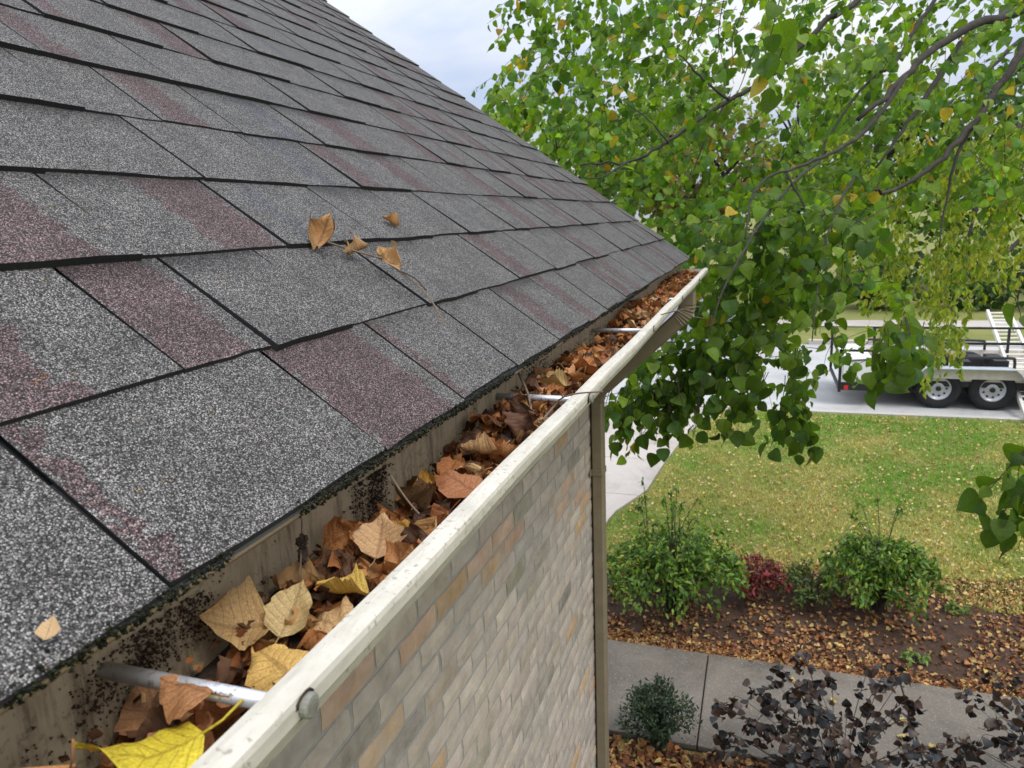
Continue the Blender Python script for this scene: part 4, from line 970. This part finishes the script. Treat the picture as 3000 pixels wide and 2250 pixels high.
far = [(-12, 38, 10.5, 3.6, PB, 'pale green broad tree leftmost across the street'), (-8.6, 33, 8.6, 2.9, PA, 'mid green tree beside the leftmost pale tree'), (-5.2, 40, 11.5, 3.8, PB, 'tall pale green tree standing behind the asphalt driveway'),
       (-1.8, 36, 9.2, 3.2, PD, 'yellowing olive tree right of the asphalt driveway'), (1.6, 42, 11.5, 3.8, PB, 'tall airy pale tree behind the yellowing olive one'), (4.6, 35, 9.0, 3.2, PA, 'round mid green tree behind the far lawn'),
       (8.0, 38, 9.6, 3.6, PC, 'dark green dense tree right of the round tree'), (11.4, 34, 8.2, 3.2, PA, 'mid green tree above the ladder top'), (14.5, 39, 9.6, 3.6, PB, 'pale green tree furthest right across the street'), (17, 34, 8.6, 3.2, PC, 'dark green tree at the right end across the street')]
for x, y, h, r_, pal, lab in far: far_tree(x, y, h, r_, pal, lab)
for x, y, h, r_, pal, lab in [(-7.2, 29.5, 2.2, 1.5, PA, 'round green shrub left of the asphalt driveway'), (.9, 29.5, 2.3, 1.5, PC, 'dark shrub at the right edge of the asphalt driveway'), (3.9, 29.0, 2.5, 1.7, PC, 'dark evergreen shrub behind the far pavement'),
                              (7.0, 29.4, 2.7, 1.8, PC, 'largest dark evergreen shrub behind the trailer'), (9.8, 28.8, 2.4, 1.6, PC, 'dark evergreen shrub behind the ladder top'), (12.4, 29.2, 2.6, 1.7, PC, 'dark shrub at the right end of the row'), (-3.4, 33.5, 2.4, 1.7, PA, 'green shrub at the head of the asphalt driveway')]:
    far_tree(x, y, h, r_, pal, lab, 900, .1, 'far_shrub', False, (.12, .24))

# ------------------------------------------------------------------ shrubs of the beds
def shrub(name, x, y, h, r_, nst, nleaf, pal, label, size, mat='fine', LVF=None, up=.55, spread=1.0, droop=.35, extra=0, stemr=.004, cat='shrub', inner=.35, off_=.045, hv=.75):
    t = thing(name, (x, y, GZ), label, cat); q = np.random.default_rng(int(abs(x * 91 + y * 53)) + 3)
    mb = MB(); D_ = []; Pp = []; Ss = []; Tt = []
    for i in range(nst + extra):
        a = q.uniform(0, 2 * PI); e = q.uniform(.15, 1) ** .7; tall = i >= nst
        hh = h * (q.uniform(hv, 1.0) * (1 - .45 * e * e)) if not tall else h * q.uniform(1.1, 1.45)
        rr = r_ * e * spread * (1 if not tall else .5); end = np.array([x + math.cos(a) * rr, y + math.sin(a) * rr, GZ + hh]); base = np.array([x + q.normal(0, .05) * r_, y + q.normal(0, .05) * r_, GZ])
        mid = base + (end - base) * np.array([.35, .35, up + .1]); tip = end + np.array([math.cos(a) * .1 * r_, math.sin(a) * .1 * r_, -droop * .15 * h * (not tall)])
        S = spline([base, mid, end, tip], 5); mb.tube(S, list(np.linspace(stemr, stemr * .4, len(S))), 4, cap=False)
        k = nleaf if not tall else int(nleaf * .7)
        for j in range(k):
            f = q.uniform(inner, 1) * (len(S) - 1.001); ii = int(f); p = S[ii] + (S[ii + 1] - S[ii]) * (f - ii); tdir = S[ii + 1] - S[ii]; tdir = tdir / (np.linalg.norm(tdir) + 1e-6)
            d = tdir * .5 + q.normal(0, .55, 3) + np.array([0, 0, -.15]); d /= np.linalg.norm(d)
            off = q.normal(0, off_, 3) * (1 if not tall else .15) * r_ * 1.6
            Pp.append(p + off); D_.append(d); Ss.append(q.uniform(.7, 1.2) * size * (1 if not tall else .75)); Tt.append(np.asarray(pal)[q.integers(0, len(pal))] * q.uniform(.7, 1.3))
    mb.build('stems', M['twig_dark'], t)
    v, f = LVF or (NV, NF); n_ = len(Pp); nr = q.normal(0, .5, (n_, 3)) + np.array([0, 0, 1.0])
    Pp = np.array(Pp); Pp[:, 2] = np.maximum(Pp[:, 2], GZ + .02)
    tag(scatter_mesh('foliage', v, f, frames(np.array(D_), nr, np.array(Ss), 1.35), Pp, np.array(Tt), M[mat], t), kind='stuff'); return t
NP = [(.12, .23, .03), (.16, .29, .035), (.075, .155, .025), (.25, .33, .045), (.06, .12, .022)]
shrub('green_shrub', -.68, 6.32, .80, .60, 120, 36, NP, 'bushy bright green shrub beside the downspout in the mulch bed', .060, extra=10)
shrub('green_shrub', 1.10, 6.75, .76, .46, 100, 36, NP, 'bright green shrub right of the small red shrub', .058, extra=6)
shrub('low_shrub', .55, 6.85, .32, .34, 40, 22, [(.10, .15, .03), (.16, .18, .05), (.07, .11, .03)], 'low straggly green plant between the red shrub and the right green shrub', .05)
shrub('red_shrub', .03, 6.75, .42, .30, 50, 26, [(.24, .028, .035), (.17, .024, .03), (.30, .06, .06), (.12, .05, .025), (.10, .03, .03)], 'small crimson red shrub between two green shrubs', .05)
shrub('tall_weed', -.98, 6.9, 1.12, .22, 5, 14, [(.16, .22, .06), (.12, .18, .05)], 'tall thin stemmed weed rising behind the left green shrub', .055, spread=.8, droop=0, inner=.4)
PUR = [(.036, .021, .017), (.055, .028, .018), (.022, .018, .018), (.075, .042, .022), (.022, .027, .030)]
shrub('purple_shrub', .55, 4.12, 1.06, .70, 64, 20, PUR, 'dark purple leaved shrub in front of the walkway at bottom centre', .050, 'dark_leaf', (LV2, LF2), inner=.28, stemr=.0034, off_=.016, hv=.42)
shrub('purple_shrub', 1.85, 4.35, 1.08, .66, 64, 15, PUR, 'dark purple leaved shrub at the bottom right corner by the walkway', .047, 'dark_leaf', (LV2, LF2), inner=.3, stemr=.0034, off_=.016, hv=.42)
shrub('dwarf_conifer', -.56, 4.42, .50, .24, 110, 34, [(.025, .050, .022), (.035, .065, .03), (.02, .04, .02), (.06, .09, .04)], 'small dark green dwarf conifer beside the walkway edge', .030, up=.6, droop=-.6, inner=.15, stemr=.002)
for x, y, lab in ((1.28, 5.98, 'little light green weed in the leaves by the walkway'), (1.75, 6.9, 'little green weed right of the right green shrub')):
    shrub('weed', x, y, .12, .09, 14, 8, [(.16, .26, .05), (.2, .3, .07)], lab, .04, cat='weed')

# ------------------------------------------------------------------ ground litter and grass (stuff)
def fallen(name, n, fx, fy, pal, label, size=(.035, .07), z=.012, keep=None):
    x = fx(n); y = fy(n)
    if keep is not None: k = keep(x, y); x, y = x[k], y[k]
    n = len(x); d = rng.normal(size=(n, 3)) * np.array([1, 1, .25]); nn = rng.normal(size=(n, 3)) * .45 + np.array([0, 0, 1]); pal = np.array(pal)
    fv = LV2.copy(); fv[:, 2] = np.abs(fv[:, 0]) * .8 - .2 * fv[:, 1] ** 2
    tag(scatter_mesh(name, fv, LF2, frames(d, nn, rng.uniform(*size, n), 1.1), np.stack([x, y, GZ + z + rng.uniform(0, .02, n)], 1), pal[rng.integers(0, len(pal), n)] * rng.uniform(.6, 1.25, (n, 1)), M['dleaf_tint']), label, 'fallen leaves', kind='stuff')
FP = [(.42, .19, .07), (.34, .14, .055), (.48, .28, .12), (.26, .10, .045), (.55, .40, .14), (.40, .21, .09), (.16, .07, .04), (.11, .055, .035)]
def bedy(n): 
    a = rng.exponential(.10, n // 2) + 5.6; b = rng.uniform(5.66, 7.6, n - n // 2); return np.concatenate([a, b])
fallen('bed_leaves', 15000, lambda n: rng.uniform(-1.35, 3.4, n), bedy, FP, 'orange and tan fallen leaves scattered over the mulch bed', (.018, .050), keep=lambda x, y: np.array([mnoise.noise((a * 1.7, b * 1.7, 4)) > (-.55 if b < 5.85 else rng.uniform(-.45, .35)) for a, b in zip(x, y)]))
fallen('house_bed_leaves', 2600, lambda n: rng.uniform(-1.3, 3.0, n), lambda n: 4.46 - rng.exponential(.35, n), FP, 'brown fallen leaves in the bed below the walkway')
LPAL = [(.55, .42, .17), (.50, .33, .13), (.58, .50, .25), (.42, .24, .10), (.60, .46, .12)]
def lawny(n): return 7.0 + 6.7 * rng.random(n) ** 1.5
fallen('lawn_leaves', 4600, lambda n: rng.uniform(-1.5, 5.5, n), lawny, LPAL, 'yellow and tan leaves sprinkled over the lawn', (.022, .048), .028, keep=lambda x, y: x > np.interp(y, [5, 8.43, 9.3, 10.5, 13.2, 14], [-1.2, -1.6, -1.3, -1.2, -.7, -.4]))
for (px, py), wh in zip(((2320, 1990), (2440, 2055), (2590, 2023), (2645, 2115), (2642, 2160), (2736, 2190)), ('leftmost', 'second from left', 'highest on the right', 'upper by the right slab joint', 'lower by the right slab joint', 'rightmost')):
    d = ray(px, py); P = d * ((GZ + .062) / d[2])
    place_leaf(DL[RD.randrange(18)], P, .07, (RD.uniform(-.2, .2), RD.uniform(-.2, .2), RD.uniform(0, 6)), (.62, .50, .20), f'{wh} of the six pale yellow leaves on the grey walkway', 'yellow leaves on the walkway', 'fallen_leaf')
nG = 64000; x = rng.uniform(-1.75, 6.2, nG); y = 7.0 + 6.85 * rng.random(nG) ** 1.25
k = (x > np.interp(y, [5, 7.5, 8.43, 9.3, 10.5, 12.2, 13.2, 14], [-1.6, -1.68, -1.62, -1.32, -1.24, -1.05, -.76, -.4])) & (y > 7.1 + .35 * np.sin(x * 1.7) + np.clip(x - 2.5, 0, 3) * .2); x, y = x[k], y[k]; nG = len(x)
nz = np.array([mnoise.noise((a * .9, b * .9, 7)) + .5 * mnoise.noise((a * 3, b * 3, 2)) for a, b in zip(x, y)]); dry = np.clip(.60 + nz * 1.25 - (y - 10.0) * .16 + rng.normal(0, .16, nG), 0, 1)
tint = (1 - dry)[:, None] * np.array([(.225, .395, .06)]) + dry[:, None] * np.array([(.58, .50, .185)]); tint *= rng.uniform(.75, 1.25, (nG, 1))
gv = np.array([(-.12, 0, 0), (.12, 0, 0), (.05, .75, .1), (.25, 1.0, .35), (-.3, 0, .1), (-.12, 0, -.1), (-.5, .85, .3)]); gf = [(0, 1, 3, 2), (4, 5, 6)]
d = rng.normal(0, .5, (nG, 3)); d[:, 2] = 1; P = np.stack([x, y, np.full(nG, GZ)], 1)
tag(scatter_mesh('grass', gv, gf, frames(d, rng.normal(size=(nG, 3)), rng.uniform(.025, .06, nG)), P, tint, M['fine']), 'green and straw coloured lawn grass before the street', 'grass', kind='stuff')

# ------------------------------------------------------------------ trailer and ladder
ty = 14.5; g0 = GZ + .008
def gx(px, D=15.0): return at(px, 1150, D)[0]
tr = thing('utility_trailer', (3.3, 15.3, g0), 'white sided tandem axle utility trailer parked on the street', 'trailer')
wx = [at(2745, 1202, 14.6), at(2885, 1208, 14.6)]
WR = .365
wcs = [3.08, 3.92]
def lathe_y(mb, c, prof, n=28, mi=0):
    V = []; F = []; L = len(prof)
    for i in range(n):
        a = 2 * PI * i / n
        for r_, y in prof: V.append((c[0] + r_ * math.cos(a), c[1] + y, c[2] + r_ * math.sin(a)))
    for i in range(n):
        for j in range(L - 1): F.append((i * L + j, ((i + 1) % n) * L + j, ((i + 1) % n) * L + j + 1, i * L + j + 1))
    mb.add(V, F, mi)
for side, yy0 in ((0, ty + .02), (1, ty + 1.72)):
    for cx in wcs:
        c = (cx, yy0, g0 + WR)
        mb = MB(); lathe_y(mb, c, [(.20, .03), (.22, .0), (.30, -.012), (.345, .0), (WR, .03), (WR, .17), (.345, .2), (.22, .2), (.2, .17)], 36); w_ = mb.build('wheel', M['tyre'], tr, smooth=True)
        mb = MB(); lathe_y(mb, c, [(.205, .012), (.2, .02), (.19, .028), (.175, .05), (.13, .055), (.09, .035), (.065, .032), (.0, .032)], 32); mb.build('rim', M['rim'], w_, smooth=True)
        mb = MB()
        for k in range(9):
            a = 2 * PI * k / 9; mb.tube([(c[0] + .135 * math.cos(a), c[1] + .046, c[2] + .135 * math.sin(a)), (c[0] + .135 * math.cos(a), c[1] + .0535, c[2] + .135 * math.sin(a))], .020, 8)
        tag(mb.build('lugs', M['black'], w_), kind='stuff'); mb = MB()
        lathe_y(mb, c, [(.045, .03), (.042, .0), (.03, -.01), (.0, -.012)], 14); mb.build('hub', M['black'], w_)
X0, X1 = 1.42, 6.2
mb = MB(); mb.box((X0 + .3, ty + .06, g0 + .40), (X1, ty + .12, g0 + .50)); mb.box((X0 + .3, ty + 1.9, g0 + .40), (X1, ty + 1.96, g0 + .50))
for k in range(9): mb.box((X0 + .35 + k * .55, ty + .12, g0 + .42), (X0 + .40 + k * .55, ty + 1.9, g0 + .48))
mb.box((2.3, ty + .25, g0 + .28), (4.9, ty + 1.75, g0 + .41)); mb.build('frame', M['black'], tr)  # solid underbody box added to deepen the shade under the trailer
for k in range(6): mb = MB(); mb.box((X0 + .1, ty + .06 + k * .317, g0 + .505), (X1, ty + .06 + k * .317 + .309, g0 + .54)); mb.build('deck_board', M['cream'], tr)
mb = MB(); mb.box((X0 + .62, ty - .005, g0 + .56), (X1, ty + .03, g0 + .75)); mb.build('side_board', M['cream'], tr)
mb = MB(); mb.box((X0 + .62, ty + 1.93, g0 + .56), (X1, ty + 1.965, g0 + .75)); mb.build('side_board', M['cream'], tr)
for yy0 in (ty + .035, ty + 1.9):
    mb = MB(); mb.tube(spline([(X0 + .7, yy0, g0 + .94), (3.4, yy0, g0 + .94), (4.12, yy0, g0 + .94), (4.2, yy0, g0 + .9), (4.21, yy0, g0 + .76)], 3), .025, 8); mb.build('mid_rail', M['black'], tr)
    mb = MB(); mb.box((2.2, yy0 - .02, g0 + 1.17), (X1, yy0 + .02, g0 + 1.21))
    for xx in (2.24, 3.34, 4.6, 5.9): mb.box((xx - .022, yy0 - .018, g0 + .5), (xx + .022, yy0 + .018, g0 + 1.17))
    mb.build('top_rail', M['black'], tr)
# white box and gate frame at the rear (left) end
mb = MB(); mb.box((X0 + .07, ty - .01, g0 + .46), (X0 + .56, ty + 1.6, g0 + .90)); b_ = mb.build('white_box', M['white'], tr); bv = b_.modifiers.new('bevel', 'BEVEL'); bv.width = .015; bv.segments = 2
mb = MB(); mb.box((X0, ty - .015, g0 + .26), (X0 + .05, ty + .035, g0 + 1.05)); mb.box((X0, ty - .015, g0 + 1.02), (X0 + .6, ty + .02, g0 + 1.06)); mb.box((X0, ty - .02, g0 + .30), (X0 + .7, ty + .04, g0 + .44)); mb.box((X0 + .58, ty - .02, g0 + .40), (X0 + .63, ty + .03, g0 + 1.0))
mb.box((X0, ty + .035, g0 + .3), (X0 + .045, ty + 1.86, g0 + .36)); mb.box((X0, ty + 1.86, g0 + .26), (X0 + .05, ty + 1.9, g0 + 1.05)); mb.tube([(X0 + .05, ty - .015, g0 + .83), (X0 + .58, ty - .015, g0 + .90)], .012, 6); mb.build('gate_frame', M['black'], tr)
mb = MB(); mb.box((X0 + .10, ty - .03, g0 + .31), (X0 + .17, ty - .015, g0 + .39)); mb.build('tail_light', M['red'], tr)
mb = MB(); mb.box((2.45, ty - .03, g0 + .33), (2.55, ty - .01, g0 + .42)); mb.build('marker_light', M['red'], tr)
mb = MB(); mb.box((4.5, ty - .03, g0 + .33), (4.6, ty - .01, g0 + .41)); mb.build('marker_light', M['red'], tr)
mb = MB(); pr = [(2.60, .42), (2.74, .68), (2.82, .755), (4.2, .755), (4.28, .68), (4.44, .42)]
V = []
for x_, z_ in pr: V += [(x_, ty - .14, g0 + z_), (x_, ty + .12, g0 + z_), (x_, ty + .12, g0 + z_ + .012), (x_, ty - .14, g0 + z_ + .012)]
F = []
for i in range(len(pr) - 1):
    for k in range(4): F.append((i * 4 + k, i * 4 + (k + 1) % 4, i * 4 + 4 + (k + 1) % 4, i * 4 + 4 + k))
mb.add(V, F); mb.build('fender', M['fender'], tr)
# gear lying in the bed
mb = MB(); q = random.Random(6)
for k in range(7):
    xx = 2.4 + k * .27; mb.box((xx, ty + .4 + q.uniform(0, .6), g0 + .545), (xx + q.uniform(.12, .25), ty + .9 + q.uniform(0, .4), g0 + q.uniform(.72, .92)))
tag(mb.build('toolbox', M['black']), 'dark tool crates lying in the trailer bed behind the side board', 'tool crates', kind='stuff')

lad = thing('ladder', at(3010, 1250, 12.2), 'pale aluminium extension ladder leaning on the trailer top rail', 'ladder')
B0 = at(3012, 1290, 12.0); T0 = at(2893, 912, 16.0); B1 = at(3095, 1290, 12.0); T1 = at(2940, 912, 16.0)
B0[2] = max(B0[2], GZ + .0); B1[2] = max(B1[2], GZ)
wv = Vector((1, 0, 0)); T1 = T0 + np.array([.40, .02, 0]); B1 = B0 + np.array([.44, .02, 0])
def beam(mb, a, b, wx_, wz_):
    a, b = Vector(a), Vector(b); t = (b - a); L = t.length; t.normalize(); x_ = Vector((1, 0, 0)); x_ = (x_ - t * x_.dot(t)).normalized(); z_ = x_.cross(t)
    Mx = Matrix((( x_.x, t.x, z_.x, a.x), (x_.y, t.y, z_.y, a.y), (x_.z, t.z, z_.z, a.z), (0, 0, 0, 1))); mb.box((-wx_ / 2, 0, -wz_ / 2), (wx_ / 2, L, wz_ / 2), 0, Mx)
for a, b in ((B0, T0), (B1, T1)):
    mb = MB(); beam(mb, a, b, .05, .085); mb.build('rail', M['alu'], lad)
for k in range(26):
    f = (k + .5) / 26; mb = MB(); a = B0 + (T0 - B0) * f; b = B1 + (T1 - B1) * f; mb.tube([a, b], .017, 8); mb.build('rung', M['alu'], lad)
